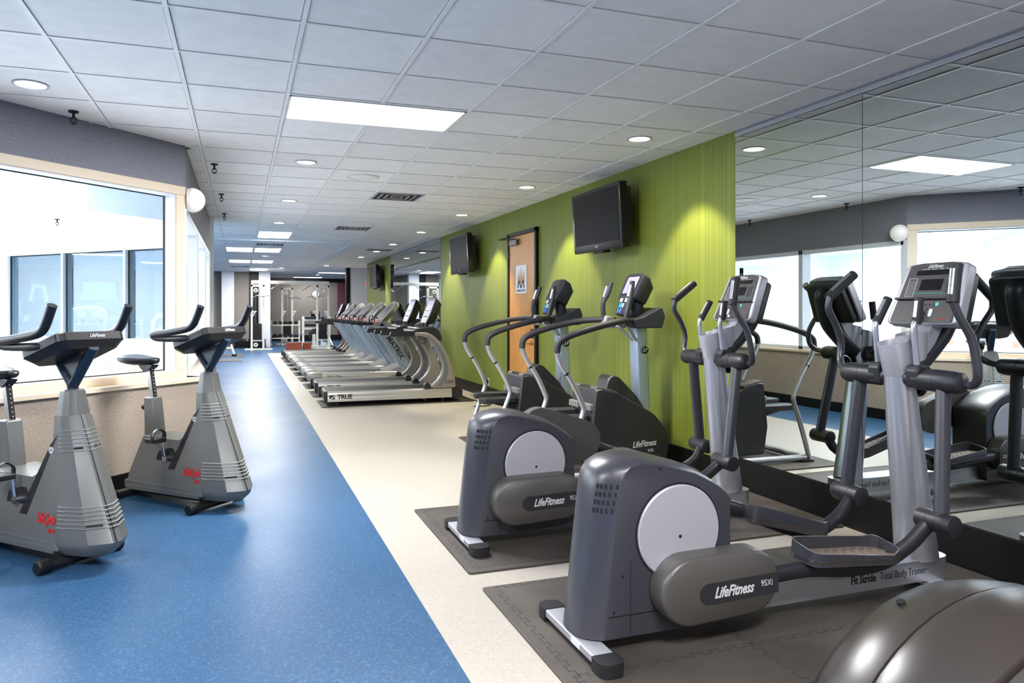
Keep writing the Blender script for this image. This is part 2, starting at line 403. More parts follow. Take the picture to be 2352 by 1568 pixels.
names = ['wall mirror panel next to the green wall, left of the vertical seam', 'floor to ceiling mirror panel right of the vertical seam, behind the nearest elliptical',
         'wall mirror panel at the right edge, beside the domed machine', 'wall mirror panel behind the camera near the seam', 'last wall mirror panel behind the camera']
for k in range(3):
    tag(box('wall_mirror', 'mirror', XW-.008, XW+.012, ys[k+1]+.0022, ys[k]-.0022, .238, 2.702), names[k], 'mirror', 'mirrors on the right wall')
far_n = ['nearest', 'second nearest', 'third nearest', 'farthest']
for k in range(4):
    tag(box('wall_mirror', 'mirror', XW-.008, XW+.012, 13.42+1.22*k+.0022, 13.42+1.22*(k+1)-.0022, .2, 2.702), far_n[k]+' mirror panel of the bay behind the treadmills', 'mirror', 'mirrors behind the treadmills')
struct(box('baseboard_right_bay', 'base_black', XW-.012, XW+.02, 13.42, 18.3, 0, .2, bevel=.003))
# far end: grey stub wall with the exit sign, black column edge, back wall, pilasters, alcove added to stand in for the mirror's reflection
struct(box('wall_far_right', 'fabric_pale', 3.42, 6.2, 24.2, 24.4, 0, H))
struct(box('wall_far_right_edge', 'base_black', 3.30, 3.42, 24.17, 24.5, 0, H))
struct(box('wall_corridor_end', 'fabric_grey', 6.05, 6.2, 21.9, 24.3, 0, H))
struct(box('wall_corridor_near', 'fabric_grey', 3.77, 6.2, 21.85, 22.0, 0, H))
struct(box('wall_back', 'fabric_back', -7, 1.05, 28.0, 28.15, 0, H))
struct(box('wall_mirror_alcove_back', 'fabric_back', 1.0, 4.10, 33.0, 33.15, 0, H))
struct(box('wall_mirror_alcove_purple', 'purple', 4.10, 6.2, 32.98, 33.15, 0, H))
struct(box('wall_mirror_alcove_left', 'fabric_back', .9, 1.05, 28.15, 33.1, 0, H))
struct(box('wall_mirror_alcove_right', 'fabric_back', 6.05, 6.2, 24.4, 33.1, 0, H))
struct(box('wall_mirror_alcove_header', 'base_black', 2.3, 6.05, 32.9, 33.0, 2.60, H))
struct(box('wall_pilaster_left', 'frame_white', -.64, -.22, 27.72, 28.0, 0, H))
struct(box('wall_pilaster_right', 'frame_white', .63, 1.03, 27.72, 28.0, 0, H))
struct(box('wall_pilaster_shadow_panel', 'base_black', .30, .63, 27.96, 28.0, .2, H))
struct(box('baseboard_back', 'base_black', -7, .63, 27.96, 28.02, 0, .22, bevel=.003))
struct(box('baseboard_mirror_alcove', 'base_black', 1.05, 6.05, 32.94, 33.02, 0, .25, bevel=.003))
struct(box('trim_3', 'frame_white', -.44, 2.30, 14.84, 14.96, 2.715, H, bevel=.004))
struct(box('trim_4', 'frame_white', 2.14, 2.30, 14.96, 24.2, 2.715, H, bevel=.004))
struct(box('wall_left_end', 'fabric_back', -7.15, -7, 18.2, 28.1, 0, 3.6))
struct(box('wall_rear', 'fabric_grey', -4.5, 3.8, -4.15, -4, 0, H))
struct(box('wall_rear_left', 'fabric_grey', -4.55, -4.4, -4, 2.8, 0, H))
# W1: the angled wall with the big window. local x runs along the wall to the corner, local y into the pool hall
def W1(o): o.location = (-.443, 6.66, 0); o.rotation_euler = (0, 0, R(45)); return struct(o)
W1(box('wall_left_upper', 'fabric_grey', -5.65, 0, 0, .16, 2.409, H))
W1(box('wall_left_lower', 'fabric_grey_lit', -5.65, .10, -.10, .16, 0, .765))
W1(box('baseboard_left', 'base_black', -5.65, .105, -.112, -.09, 0, .13, bevel=.003))
W1(box('trim_5', 'trim_cream', -5.65, .118, -.122, .14, .765, .80, bevel=.004))
W1(box('wall_left_pool_upper', 'pool_white', -8.6, .1, .03, .16, H, 3.09))
W1(box('wall_left_pool_side', 'pool_white', -8.6, -5.65, .0, .16, 0, H))
fr = MB()
fr.box(-5.65, 0, -.012, .14, 2.336, 2.409)            # head
fr.box(-5.65, 0, -.012, .14, .80, .862)               # bottom rail
fr.box(-.098, 0.0, -.012, .14, .862, 2.336)           # corner stile
fr.box(-2.75, -2.65, -.012, .14, .862, 2.336)
fr.box(-5.65, -5.5, -.012, .14, .862, 2.336)
w = W1(fr.done('window_1', ['trim_cream'], bevel=.004))
MB().box(-.112, -.098, .0, .128, .862, 2.336).box(-5.5, -.098, .0, .128, 2.325, 2.336).done('reveal_lining', 'frame_white', w)
gk = MB(); gk.box(-5.5, -.098, .110, .126, .862, .870).box(-5.5, -.098, .110, .126, 2.318, 2.326).box(-.118, -.110, .110, .126, .862, 2.326)
gk.done('gasket', 'dark_gap', w)
MB().box(-2.65, -.10, .115, .121, .864, 2.33).done('pane', 'pane', w)
MB().box(-5.5, -2.75, .115, .121, .864, 2.33).done('pane', 'pane', w)
# W2: corridor wall with three windows
struct(box('wall_corridor_upper', 'fabric_grey', -.60, -.44, 6.66, 11.74, 2.225, H))
struct(box('wall_corridor_lower', 'fabric_grey_lit', -.60, -.345, 6.66, 11.76, 0, .765))
struct(box('baseboard_corridor', 'base_black', -.36, -.333, 6.70, 11.77, 0, .13, bevel=.003))
struct(box('trim_6', 'trim_cream', -.60, -.325, 6.66, 11.77, .765, .80, bevel=.004))
struct(box('wall_corridor_pool_upper', 'pool_white', -.60, -.47, 6.66, 11.74, H, 3.09))
mul = [6.70, 8.43, 10.15, 11.68]
for k in range(3):
    fr = MB(); a, b = mul[k], mul[k+1]
    fr.box(-.58, -.43, a-(.06 if k == 0 else .0), a+.04, .80, 2.225).box(-.58, -.43, b-.04, b+(.06 if k == 2 else 0), .80, 2.225).box(-.58, -.43, a, b, 2.165, 2.225).box(-.58, -.43, a, b, .80, .85)
    w = struct(fr.done('window_%d' % (k+2), 'frame_white', bevel=.004))
    MB().box(-.563, -.557, a+.03, b-.03, .84, 2.18).done('pane', 'pane', w)
# W3: pool hall wall with windows back into the gym
def W3(o): o.location = (-.44, 11.74, 0); o.rotation_euler = (0, 0, R(135)); return struct(o)
W3(box('wall_pool_lower', 'pool_white', 0, 9.4, -.08, .08, 0, .86))
W3(box('wall_pool_upper', 'pool_white', 0, 9.4, -.08, .08, 2.383, 3.09))
W3(box('wall_pool_pier', 'pool_white', -.0, .23, -.08, .08, .86, 2.383))
W3(box('wall_pool_end', 'pool_white', 4.88, 9.4, -.08, .08, .86, 2.383))
ms = [.23, 1.77, 3.32, 4.86]
for k in range(3):
    a, b = ms[k], ms[k+1]; fr = MB()
    fr.box(a-.03, a+.03, -.06, .10, .86, 2.383).box(b-.03, b+.03, -.06, .10, .86, 2.383).box(a, b, -.06, .10, 2.33, 2.383).box(a, b, -.06, .10, .86, .91)
    w = W3(fr.done('window_%d' % (k+5), 'frame_white', bevel=.003))
    gk = MB(); gk.box(a+.03, a+.045, .02, .05, .91, 2.33).box(b-.045, b-.03, .02, .05, .91, 2.33).box(a+.03, b-.03, .02, .05, 2.315, 2.33)
    gk.done('gasket', 'dark_gap', w)
    MB().box(a+.03, b-.03, .0, .006, .9, 2.34).done('pane', 'pane_tint', w)
tl = MB()
for k in range(14): tl.box(.35+.572*k, .35+.572*k+.115, .08, .086, .39, .51)
tiles = W3(tl.done('trim_pool_tiles', 'orange_tile'))
# pool hall shell
struct(slab('ceiling_pool', [(-.44, 6.66), (-.44, 11.74), (-7, 18.3), (-10.5, 18.3), (-10.5, .5), (-6.6, .5)], 3.06, 3.16, 'pool_ceiling'))
struct(box('wall_pool_west', 'pool_white', -10.6, -10.45, .4, 18.4, 0, 3.09))
struct(box('wall_pool_north', 'pool_white', -10.6, -7, 18.2, 18.35, 0, 3.09))
struct(box('wall_pool_south', 'pool_white', -10.6, -6.5, .35, .5, 0, 3.09))
tl = MB()
for k in range(20): tl.box(-10.45, -10.444, 1.2+.85*k, 1.35+.85*k, .45, .6)
struct(tl.done('trim_pool_west_tiles', 'orange_tile'))
W3(box('beam_pool_soffit', 'pool_beam', .0, 9.2, .08, 1.95, 2.63, 3.06))
for k, s0 in enumerate((3.6, 6.1)):
    W3(box('beam_pool_%d' % (k+1), 'pool_beam', -1.0, 9.2, s0, s0+.35, 2.86, 3.06))
struct(box('beam_pool_3', 'pool_beam', -10.4, -1.2, 8.9, 9.2, 2.86, 3.06))

# ------------------------------------------------------------------ ceiling fittings
def cellx(i): return GX0+i*TP
def celly(j): return GY0+j*TP
def light_panel(i, j, nx, ny, label, power):
    x0, y0 = cellx(i)+.014, celly(j)+.014; x1, y1 = cellx(i+nx)-.014, celly(j+ny)-.014
    t = thing('ceiling_light', label, 'ceiling light', ((x0+x1)/2, (y0+y1)/2, H), 0, 'fluorescent ceiling panels')
    hx, hy = (x1-x0)/2, (y1-y0)/2
    f = MB(); f.box(-hx, hx, -hy, -hy+.012, -.011, .0).box(-hx, hx, hy-.012, hy, -.011, .0).box(-hx, -hx+.012, -hy, hy, -.011, .0).box(hx-.012, hx, -hy, hy, -.011, .0)
    f.done('frame', 'white_plastic', t)
    MB().box(-hx+.012, hx-.012, -hy+.012, hy-.012, -.010, -.0065).done('diffuser', 'panel_white', t)
    l = bpy.data.lights.new('ceiling_light_lamp', 'AREA'); l.shape = 'RECTANGLE'; l.size = 2*hx-.05; l.size_y = 2*hy-.05; l.energy = power; l.color = (1, .985, .985)
    lo = bpy.data.objects.new('ceiling_light_lamp', l); COL.objects.link(lo); lo.location = (0, 0, -.016); lo.parent = t
PW = 80
light_panel(2, 2, 2, 1, 'large bright rectangular ceiling panel, nearest to the camera above the mats', PW)
light_panel(2, 16, 1, 2, 'bright ceiling panel just before the white ceiling trim strip', PW*.8)
light_panel(1, 22, 1, 2, 'left half of the wide bright ceiling panel beyond the trim strip', PW*.5)
light_panel(2, 22, 1, 2, 'right half of the wide bright ceiling panel beyond the trim strip', PW*.5)
light_panel(1, 29, 1, 2, 'left half of the second wide ceiling panel, farther down the aisle', PW*.5)
light_panel(2, 29, 1, 2, 'right half of the second wide ceiling panel, farther down the aisle', PW*.5)
light_panel(2, 36, 1, 2, 'small looking ceiling panel above the cable machine', PW*.7)
light_panel(6, 39, 2, 1, 'reflected ceiling panel built as a real one, in the alcove above the clock', PW*.35)  # lamps added where the far mirror only reflects ceiling panels
light_panel(5, 46, 2, 1, 'farthest reflected ceiling panel built as a real one, deep in the alcove', PW*.35)
light_panel(-5, 27, 2, 1, 'ceiling panel of the weight area seen through the pool windows', PW*.8)
light_panel(-3, 32, 2, 1, 'farther ceiling panel of the weight area behind the pool windows', PW*.8)
light_panel(2, -6, 2, 1, 'added fill light panel in the ceiling, overhead behind the camera', PW)  # unseen panels behind the camera, added to fill the room with light
light_panel(-3, -4, 2, 1, 'added fill light panel in the ceiling behind the camera on the left', PW)
light_panel(2, -11, 2, 1, 'added fill light panel at the rear of the room behind the camera', PW)

def downlight(x, y, label, power, wash=False, warm=(1, .88, .64)):
    t = thing('downlight', label, 'ceiling light', (x, y, H), 0, 'round downlights')
    MB().lathe([(.100, -.003), (.100, -.007), (.086, -.009), (.083, -.004), (.083, .0), (.1, .0)], (0, 0, 0), (0, 0, 1), 32, cap=False).done('trim_ring', 'silver_paint', t)
    MB().cyl((0, 0, -.004), (0, 0, -.001), .084, .084, 32).done('lens', 'lens_white', t)
    l = bpy.data.lights.new('downlight_lamp', 'SPOT'); l.energy = power; l.color = warm; l.spot_size = R(76 if wash else 84); l.spot_blend = .38; l.shadow_soft_size = .07
    lo = bpy.data.objects.new('downlight_lamp', l); COL.objects.link(lo); lo.location = (0, 0, -.012); lo.parent = t
    if wash: lo.rotation_euler = (0, R(-14), 0)
dl = [(-1.218, 5.15, 'round downlight at the far left above the window'), (.58, 7.0, 'round downlight in the aisle ceiling, nearest of its row'), (.58, 9.54, 'round downlight in the aisle, second of its row'),
      (.58, 12.02, 'round downlight in the aisle just before the small panel'), (.60, 19.6, 'round downlight between the two wide panels'), (3.05, 5.147, 'round downlight by the green wall next to the mirrors'), (3.05, 7.6, 'round downlight by the green wall above the door'),
      (3.05, 10.14, 'round downlight by the green wall between door and second television'), (3.05, 12.66, 'round downlight where the green wall meets the mirror bay'), (3.05, 15.2, 'round downlight in front of the mirror bay, nearer one'),
      (3.05, 17.18, 'round downlight in front of the mirror bay, farther one'), (3.0, 19.2, 'round downlight by the third television'), (2.56, 23.3, 'round downlight near the grey wall with the exit sign'), (1.28, 25.0, 'round downlight above the cable machine'), (4.6, 32.0, 'round downlight over the purple wall'),
      (2.9, 29.6, 'round downlight in the alcove ceiling'), (3.0, .55, 'added downlight for dome highlights, above the domed machine, outside the frame'), (1.5, -.9, 'added downlight for dome highlights, behind the camera on the right'), (.3, .7, 'added downlight for dome highlights, right above the camera'), (-1.2, .9, 'round downlight left of the camera, outside the frame')]  # unseen downlights over the dome, over and behind the camera, added for dome highlights
for x, y, l in dl: downlight(x, y, l, 165 if 4 < y < 21 and x > 2.9 else (200 if 22 < y < 24 else (50 if y > 26 else 80)), 4 < y < 21 and x > 2.9)

def vent(i, j, label):
    t = thing('ceiling_vent', label, 'air vent', (cellx(i)+TP/2, celly(j)+TP/2, H), 0, 'air vents in the ceiling')
    MB().box(-.29, .29, -.29, .29, -.002, .004).done('backing', 'dark_gap', t)
    f = MB()
    for r, w_ in ((.292, .03), (.215, .022), (.145, .022), (.075, .022)):
        for sx, sy in ((1, 0), (-1, 0), (0, 1), (0, -1)):
            a = MB
            if sx: f.box(min(sx*r, sx*(r-w_)), max(sx*r, sx*(r-w_)), -r, r, -.006, .0)
            else: f.box(-r, r, min(sy*r, sy*(r-w_)), max(sy*r, sy*(r-w_)), -.006, .0)
    f.done('louvre', 'silver_paint', t)
vent(4, 8, 'square ceiling air vent, nearer one in the middle of the ceiling')
vent(4, 14, 'square ceiling air vent in line behind the nearer one')
vent(2, 20, 'square ceiling air vent just beyond the white trim strip')
vent(6, 21, 'square ceiling air vent beside the mirror bay')
vent(1, 34, 'square ceiling air vent at the far end above the cable machine')
def speaker(x, y, label):
    t = thing('ceiling_speaker', label, 'speaker', (x, y, H), 0, 'round ceiling speakers')
    MB().lathe([(.175, -.001), (.172, -.008), (.15, -.012), (.145, -.006)], (0, 0, 0), (0, 0, 1), 36, cap=False).done('rim', 'white_plastic', t)
    MB().lathe([(.148, -.006), (.10, -.009), (0, -.010)], (0, 0, 0), (0, 0, 1), 36).done('grille', 'grid_bar', t)
speaker(1.2, 7.595, 'round cream ceiling speaker, nearer one')
speaker(1.2, 12.585, 'round cream ceiling speaker farther along the same row')
speaker(.0, 16.6, 'round ceiling speaker by the wide bright panel')
def sprinkler(x, y, z, label):
    t = thing('ceiling_sprinkler', label, 'sprinkler', (x, y, z), 0, 'fire sprinklers')
    MB().cyl((0, 0, -.001), (0, 0, -.012), .034, .03).done('escutcheon', 'iron', t)
    MB().cyl((0, 0, -.012), (0, 0, -.05), .009).tube([(-.016, 0, -.05), (-.02, 0, -.068), (0, 0, -.088)], .004, 6).tube([(.016, 0, -.05), (.02, 0, -.068), (0, 0, -.088)], .004, 6).box(-.018, .018, -.006, .006, -.054, -.046).done('head', 'iron', t)
    MB().cyl((0, 0, -.088), (0, 0, -.091), .02).done('deflector', 'iron', t)
sprinkler(-.235, 7.39, H, 'black ceiling sprinkler nearest, right of the corner column')
sprinkler(-.215, 9.27, H, 'black ceiling sprinkler, middle of the row along the corridor wall')
sprinkler(-.22, 11.14, H, 'black ceiling sprinkler, farthest of the row along the corridor wall')
sprinkler(-1.1, 5.75, H, 'black ceiling sprinkler above the angled window wall')
sprinkler(-2.4, 11.5, 2.63, 'small sprinkler under the soffit in the pool hall')
tag(MB().lathe([(.06, 0), (.06, -.02), (.05, -.035), (0, -.037)], (-2.05, 11.2, 2.63), (0, 0, 1)).done('smoke_detector', 'white_plastic'), 'white smoke detector under the soffit in the pool hall', 'smoke detector')

# ------------------------------------------------------------------ elliptical trainers
def face_frame(o, xd, yd):
    x = Vector(xd).normalized(); y = Vector(yd).normalized(); z = x.cross(y)
    return Matrix(((x.x, y.x, z.x, o[0]), (x.y, y.y, z.y, o[1]), (x.z, y.z, z.z, o[2]), (0, 0, 0, 1)))
def on(fr, u, v, n=0): return fr @ Vector((u, v, n))
def house_ring(yf, hw=.14):
    a = abs(yf)
    dx = .095*a**3.2; dz = .022*a**3
    pts = []
    for i in range(9):
        z = .055+i*(.64-.055)/8
        pts.append((-.045+(z-.055)*.115+dx, z))
    top = [(.034+dx*.95, .692-dz), (.062+dx*.8, .728-dz), (.12+dx*.5, .754-dz), (.20+dx*.2, .765-dz), (.28, .758-dz), (.36, .739-dz), (.47, .706-dz), (.555, .662-dz), (.60, .632-dz), (.625, .610-dz), (.637, .596-dz), (.642, .580-dz)]
    pts += top
    pts += [(.642, z) for z in (.45, .33, .2, .08)] + [(.62, .055), (.45, .055), (.25, .055), (.08+dx*.5, .055)]
    return [Vector((x, yf*hw, z)) for x, z in pts]
def make_elliptical(label, loc, npx, fpx, cn=(.385, .238), cf=(.32, .60), pn=0, pf=0, group='elliptical trainers by the mirrors', dome=False):
    t = thing('elliptical_trainer', label, 'elliptical trainer', loc, 0, group)
    # feet and rail
    MB().prism(rect(-.045, .045, -.24, .24), .018, .050, 'z').done('rear_stabilizer', 'silver_paint', t, .006)
    for s in (-1, 1):
        MB().prism([(x, s*y) for x, y in rpoly([(-.052, .225), (.052, .225), (.052, .315), (-.052, .315)], [.001, .001, .045, .045], 6)], 0, .053, 'z').done('end_cap', 'black_plastic', t, .006)
    MB().prism(rpoly([(.1, -.075), (1.99, -.075), (1.99, .075), (.1, .075)], [.001, .07, .07, .001], 8), .05, .152, 'z').done('base_rail', 'silver', t, .008)
    MB().prism(rect(1.83, 1.92, -.24, .24), .018, .050, 'z').done('front_stabilizer', 'silver_paint', t, .006)
    for s in (-1, 1):
        MB().prism([(x, s*y) for x, y in rpoly([(1.822, .225), (1.928, .225), (1.928, .315), (1.822, .315)], [.001, .001, .045, .045], 6)], 0, .053, 'z').done('end_cap', 'black_plastic', t, .006)
    if not dome:
        ys_ = [-1, -.97, -.93, -.86, -.76, -.62, -.4, 0, .4, .62, .76, .86, .93, .97, 1]
        rings = [house_ring(y) for y in ys_]
        MB().loft(rings).done('housing', 'slate', t, .007, 33)
        vb = MB()
        for i in range(5):
            for j in range(4):
                yf = -.965+i*.085+j*.012; z = .655-j*.032
                p = None
                rr = house_ring(yf); x = -.045+(z-.055)*.115+.095*abs(yf)**3.2
                x2 = -.045+(z-.055)*.115+.095*abs(yf+.04)**3.2
                tx = Vector((x2-x, .04*.14, 0)).normalized(); nn = Vector((-tx.y, tx.x, 0))
                fr = Matrix(((tx.x, nn.x, 0, x), (tx.y, nn.y, 0, yf*.14), (0, 0, 1, z), (0, 0, 0, 1)))
                if nn.x > 0: pass
                vb.box(-.0042, .0042, -.002, .002, -.009, .009, fr)
        vb.done('vent_slots', 'dark_gap', t)
        sm = MB(); sm.box(.163, .166, -.1412, -.1395, .06, .36).box(.068, .64, -.1412, -.1395, .142, .147)
        sm.done('panel_seam', 'dark_gap', t)
        for s in (-1, 1):
            MB().cyl((.385, s*.138, .455), (.385, s*.1425, .455), .199, n=56).done('disc_groove', 'dark_gap', t)
            d = MB().lathe([(.0, .0), (.186, .0), (.191, -.004), (.191, -.02)], (.385, s*.152, .455), (0, s, 0), 56).done('wheel_disc', 'disc_silver', t)
            MB().cyl((.387, s*.151, .437), (.387, s*.1535, .437), .007, n=12).done('hub_hole', 'dark_gap', d)
        for x, z in ((.10, .30), (.27, .715), (.06, .16)):
            MB().cyl((x+.03, -.139, z), (x+.03, -.1415, z), .006, n=10).done('screw', 'dark_gap', t)
    else:
        cx, cz = .55, .10
        def prof(r, yy, n=26):
            return [Vector((cx+r*1.08*math.cos(PI*1.08*(1-i/n)-.04*PI), yy, max(.05, cz+r*1.04*math.sin(PI*1.08*(1-i/n)-.04*PI)))) for i in range(n+1)]
        def seg(yr, m='dome_brown'):
            return MB().loft([prof(r, y) for y, r in yr]).done('housing_segment', m, t, 0, 40)
        seg([(.095, .50), (.10, .512), (.14, .511), (.20, .498), (.26, .475), (.30, .445), (.325, .40), (.335, .33)])
        seg([(-.135, .505), (-.128, .517), (-.06, .525), (0, .527), (.06, .525), (.088, .517), (.093, .505)])
        seg([(-.335, .33), (-.325, .40), (-.30, .445), (-.26, .475), (-.20, .498), (-.145, .511), (-.14, .50)])
        for y0 in (.094, -.1375):
            MB().loft([prof(.500, y0-.012), prof(.500, y0+.012)]).done('groove', 'dark_gap', t)
        MB().cyl((cx, -.336, cz+.12), (cx, -.344, cz+.12), .24, n=48).done('wheel_disc', 'black_plastic', t)
        for a, y0 in ((112, .2), (84, -.19), (118, -.01)):
            rr = .505 if y0 else .527
            p = Vector((cx+rr*1.08*math.cos(R(a)), y0, cz+rr*1.04*math.sin(R(a)))); n_ = Vector((math.cos(R(a)), 0, math.sin(R(a))))
            MB().cyl(p-n_*.006, p+n_*.0012, .011, n=16).done('screw', 'iron', t)
    # cranks, links, pedals
    for s, xc, zc, zr, px, dp in (() if dome else ((-1, cn[0], cn[1], cn[1]+.008, npx, pn), (1, cf[0], cf[1], cf[1]-.085, fpx, pf))):
        y0, y1 = s*.146, s*.245
        c0, c1 = (xc, zc), (xc+.288, zr)
        mb = MB(); P = stadium(c0, c1, .136, 14, .131); Pi = stadium(c0, c1, .122, 14, .117); Pj = stadium(c0, c1, .132, 14, .127)
        rr = [[Vector((a, y, b)) for a, b in q] for q, y in ((P, y0), (P, y0+(y1-y0)*.80), (Pj, y0+(y1-y0)*.93), (Pi, y1))]
        mb.loft(rr).done('crank_cover', 'taupe', t, 0, 50)
        if s < 0:
            pl = MB().prism(stadium((xc+.072, zc-.012), (xc+.40, zr-.012), .042, 10, .042)[:11]+[(xc+.412, zr-.054), (xc+.412, zr+.03)], -.2475, -.244, 'y').done('name_plate', 'plate_dark', t)
            text('logo_lettering', 'LifeFitness', .060, 'lettering', pl, (xc+.19, -.2485, zc-.010), (1, 0, .02), (.0, 0, 1), .42, .0016, sx=.74)
            text('model_lettering', '95Xi', .036, 'lettering', pl, (xc+.352, -.2485, zr-.008), (1, 0, 0), (0, 0, 1), sx=.85)
        ym = s*.205; yp = s*.285
        dz = 0 if s < 0 else .15
        a = (xc+.275, ym, zr-.005); pd0 = (.97+dp, ym, .252+dz*.95); pd1 = (1.40+dp*.9, ym, .232+dz*.1)
        MB().tube([a, pd0, (1.2+dp, ym, .238+dz*.5-.012), pd1, (px-.12+dp*.15, ym+s*.02, .30), (px-.03, yp-s*.05, .375), (px, yp-s*.03, .40)], .036, 12, 3, .75).done('foot_arm', 'slate_dark', t)
        # pedal tray
        x0, x1 = .955, 1.445; tl = math.atan2(-.13 if s > 0 else -.035, .48)
        fr = Matrix.Translation((.955+dp, s*.20, .385 if s > 0 else .305)) @ Matrix.Rotation(-tl, 4, 'Y')
        pd = thing_part('pedal', t, fr)
        o2 = rpoly([(0, -.085), (.42, -.095), (.49, -.07), (.49, .07), (.42, .095), (0, .085)], [.05, .04, .04, .04, .04, .05], 5)
        o1 = [(.245+(x-.245)*.975, y*.92) for x, y in o2]
        MB().prism(o2, -.012, .004, 'z').done('tread', 'pedal_tread', pd)
        k = len(o2); hh = [.034-s*y*.16+(.014 if x < .06 else 0)+(.012 if x > .46 else 0)-(.008 if .12 < x < .40 else 0) for x, y in o2]
        rim = MB()
        V = [[rim.bm.verts.new((x, y, z)) for (x, y), z in zip(o2, [-.022]*k)], [rim.bm.verts.new((x, y, z)) for (x, y), z in zip(o2, hh)],
             [rim.bm.verts.new((x, y, z)) for (x, y), z in zip(o1, hh)], [rim.bm.verts.new((x, y, z)) for (x, y), z in zip(o1, [.004]*k)]]
        for A, B in zip(V, V[1:]):
            for i in range(k): rim._f([A[i], A[(i+1) % k], B[(i+1) % k], B[i]])
        rim.done('rim', 'slate', pd)
        bb = MB()
        for i in range(8):
            for j in range(5): bb.ball((.07+i*.05+(j % 2)*.02, -.06+j*.03, .004), .0095, (1, 1, .45), 8)
        bb.done('tread_studs', 'pedal_tread', pd)
        # pivot, swing arm
        MB().lathe([(.036, -.105), (.047, -.10), (.048, -.045), (.046, -.043), (.048, -.041), (.048, .0), (.046, .002), (.048, .004), (.048, .062), (.044, .07), (.0, .074)], (px, yp, .405), (0, s, 0), 24).done('arm_pivot', 'slate_dark', t)
        MB().tube([(1.735, s*.235, 1.0), (px+.005, yp, .43)], .037, 14, 0, .78).done('swing_arm', 'slate', t)
        sh = MB().lathe([(.044, .055), (.044, .10), (.051, .105), (.052, .21), (.050, .212), (.052, .214), (.052, .30), (.046, .325), (.03, .337), (0, .341)], (1.735, 0, 1.03), (0, s, 0), 24).done('shoulder_tube', 'slate_dark', t)
        # moving handle
        if s < 0: hp = [(1.745, -.33, 1.022), (1.73, -.385, 1.03), (1.70, -.425, 1.07), (1.68, -.43, 1.16), (1.655, -.428, 1.24), (1.605, -.42, 1.32), (1.57, -.412, 1.395)]; g0, g1 = (1.57, -.412, 1.40), (1.60, -.405, 1.555)
        else: hp = [(1.745, .33, 1.035), (1.765, .385, 1.05), (1.79, .425, 1.09), (1.80, .43, 1.18), (1.755, .42, 1.275), (1.695, .41, 1.36), (1.70, .405, 1.43)]; g0, g1 = (1.70, .405, 1.43), (1.86, .40, 1.55)
        MB().tube(hp, .0185, 12, 4).done('moving_handle', 'slate', t)
        d_ = (Vector(g1)-Vector(g0)).normalized()
        gr = MB().tube([Vector(g0)-d_*.012, Vector(g0)-d_*.011, Vector(g0)-d_*.002, Vector(g0), Vector(g1)-d_*.006, Vector(g1)], [.026, .0255], 14).done('grip', 'rubber', t, 0, 50)
        side = Vector((-1, 0, 0)); side = (side-d_*side.dot(d_)).normalized()
        MB().tube([Vector(g0)+d_*.02+side*.012, Vector(g1)-d_*.025+side*.012], .0165, 12).done('pulse_sensor', 'chrome', gr)
        # fixed handle with its clamp block
        MB().prism(rpoly([(1.69, .99), (1.78, .99), (1.785, 1.07), (1.76, 1.098), (1.70, 1.098), (1.682, 1.07)], .015, 4), s*.075, s*.145, 'y').done('handle_clamp', 'slate_dark', t, .01)
        f0 = [(1.72, s*.11, 1.09), (1.71, s*.11, 1.18), (1.70, s*.11, 1.27), (1.71, s*.11, 1.30)]
        f1 = (1.72, s*.11, 1.31); f2 = (1.785, s*.11, 1.415) if s > 0 else (1.735, s*.11, 1.415)
        MB().tube(f0+[f1], .0145, 12, 3).done('fixed_handle', 'silver', t)
        d2 = (Vector(f2)-Vector(f1)).normalized()
        gr = MB().tube([Vector(f1)-d2*.02, Vector(f1)-d2*.012, Vector(f2)-d2*.006, Vector(f2)], [.022, .0215], 14).done('grip', 'rubber', t)
        side = Vector((-1, 0, 0)); side = (side-d2*side.dot(d2)).normalized()
        MB().tube([Vector(f1)+d2*.01+side*.009, Vector(f2)-d2*.018+side*.009], .0145, 12).done('pulse_sensor', 'silver', gr)
    # column with open cup at its head
    bx, tx = Vector((1.845, 0, .15)), Vector((1.715, 0, 1.17))
    ax = (tx-bx).normalized(); Ln = (tx-bx).length
    MB().lathe([(.098, 0), (.096, .03), (.086, Ln*.3), (.072, Ln*.75), (.064, Ln*.90), (.064, Ln*.905)], bx, ax, 36).done('column', 'silver', t)
    cup = MB().lathe([(.05, -.01), (.068, .0), (.0695, .006), (.0705, .155), (.0695, .163), (.062, .163), (.058, .15), (.050, .06), (.0, .055)], (1.735, 0, 1.045), (-.26, 0, .966), 36).done('cup_holder', 'silver_paint', t, 0, 60)
    MB().lathe([(.052, -.12), (.070, .02), (.069, .027), (.060, .027), (.056, .01), (.045, -.06), (0, -.062)], (1.815, -.0, 1.215), (-.2, 0, .98), 32).done('cup_holder', 'silver_paint', t, 0, 60)
    nk = MB().prism(rpoly([(1.70, 1.03), (1.80, 1.06), (1.92, 1.20), (1.98, 1.30), (1.90, 1.30), (1.82, 1.19), (1.72, 1.16)], .02, 3), -.05, .05, 'y').done('neck_bracket', 'silver_paint', t, .012)
    bdg = MB().cyl((1.86, 0, .98), (1.825, 0, .985), .052, n=32).done('badge', 'black_gloss', t)
    MB().lathe([(.052, 0), (.052, .004), (.046, .005), (.046, 0)], (1.858, 0, .98), (1, 0, -.13), 32, cap=False).done('badge_ring', 'chrome', bdg)
    text('badge_lettering', 'LF', .06, 'lettering', bdg, (1.862, 0, .98), (0, 1, 0), (-.13, 0, 1), .25, .002)
    # console
    fr = face_frame((1.925, 0, 1.442), (0, -1, 0), (.125, 0, .30))
    def P2(bw, tw, hb, ht, r=.03): return rpoly([(-bw, hb), (bw, hb), (tw, ht), (tw*.55, ht+.012), (-tw*.55, ht+.012), (-tw, ht)], [r, r, r, .05, .05, r], 4)
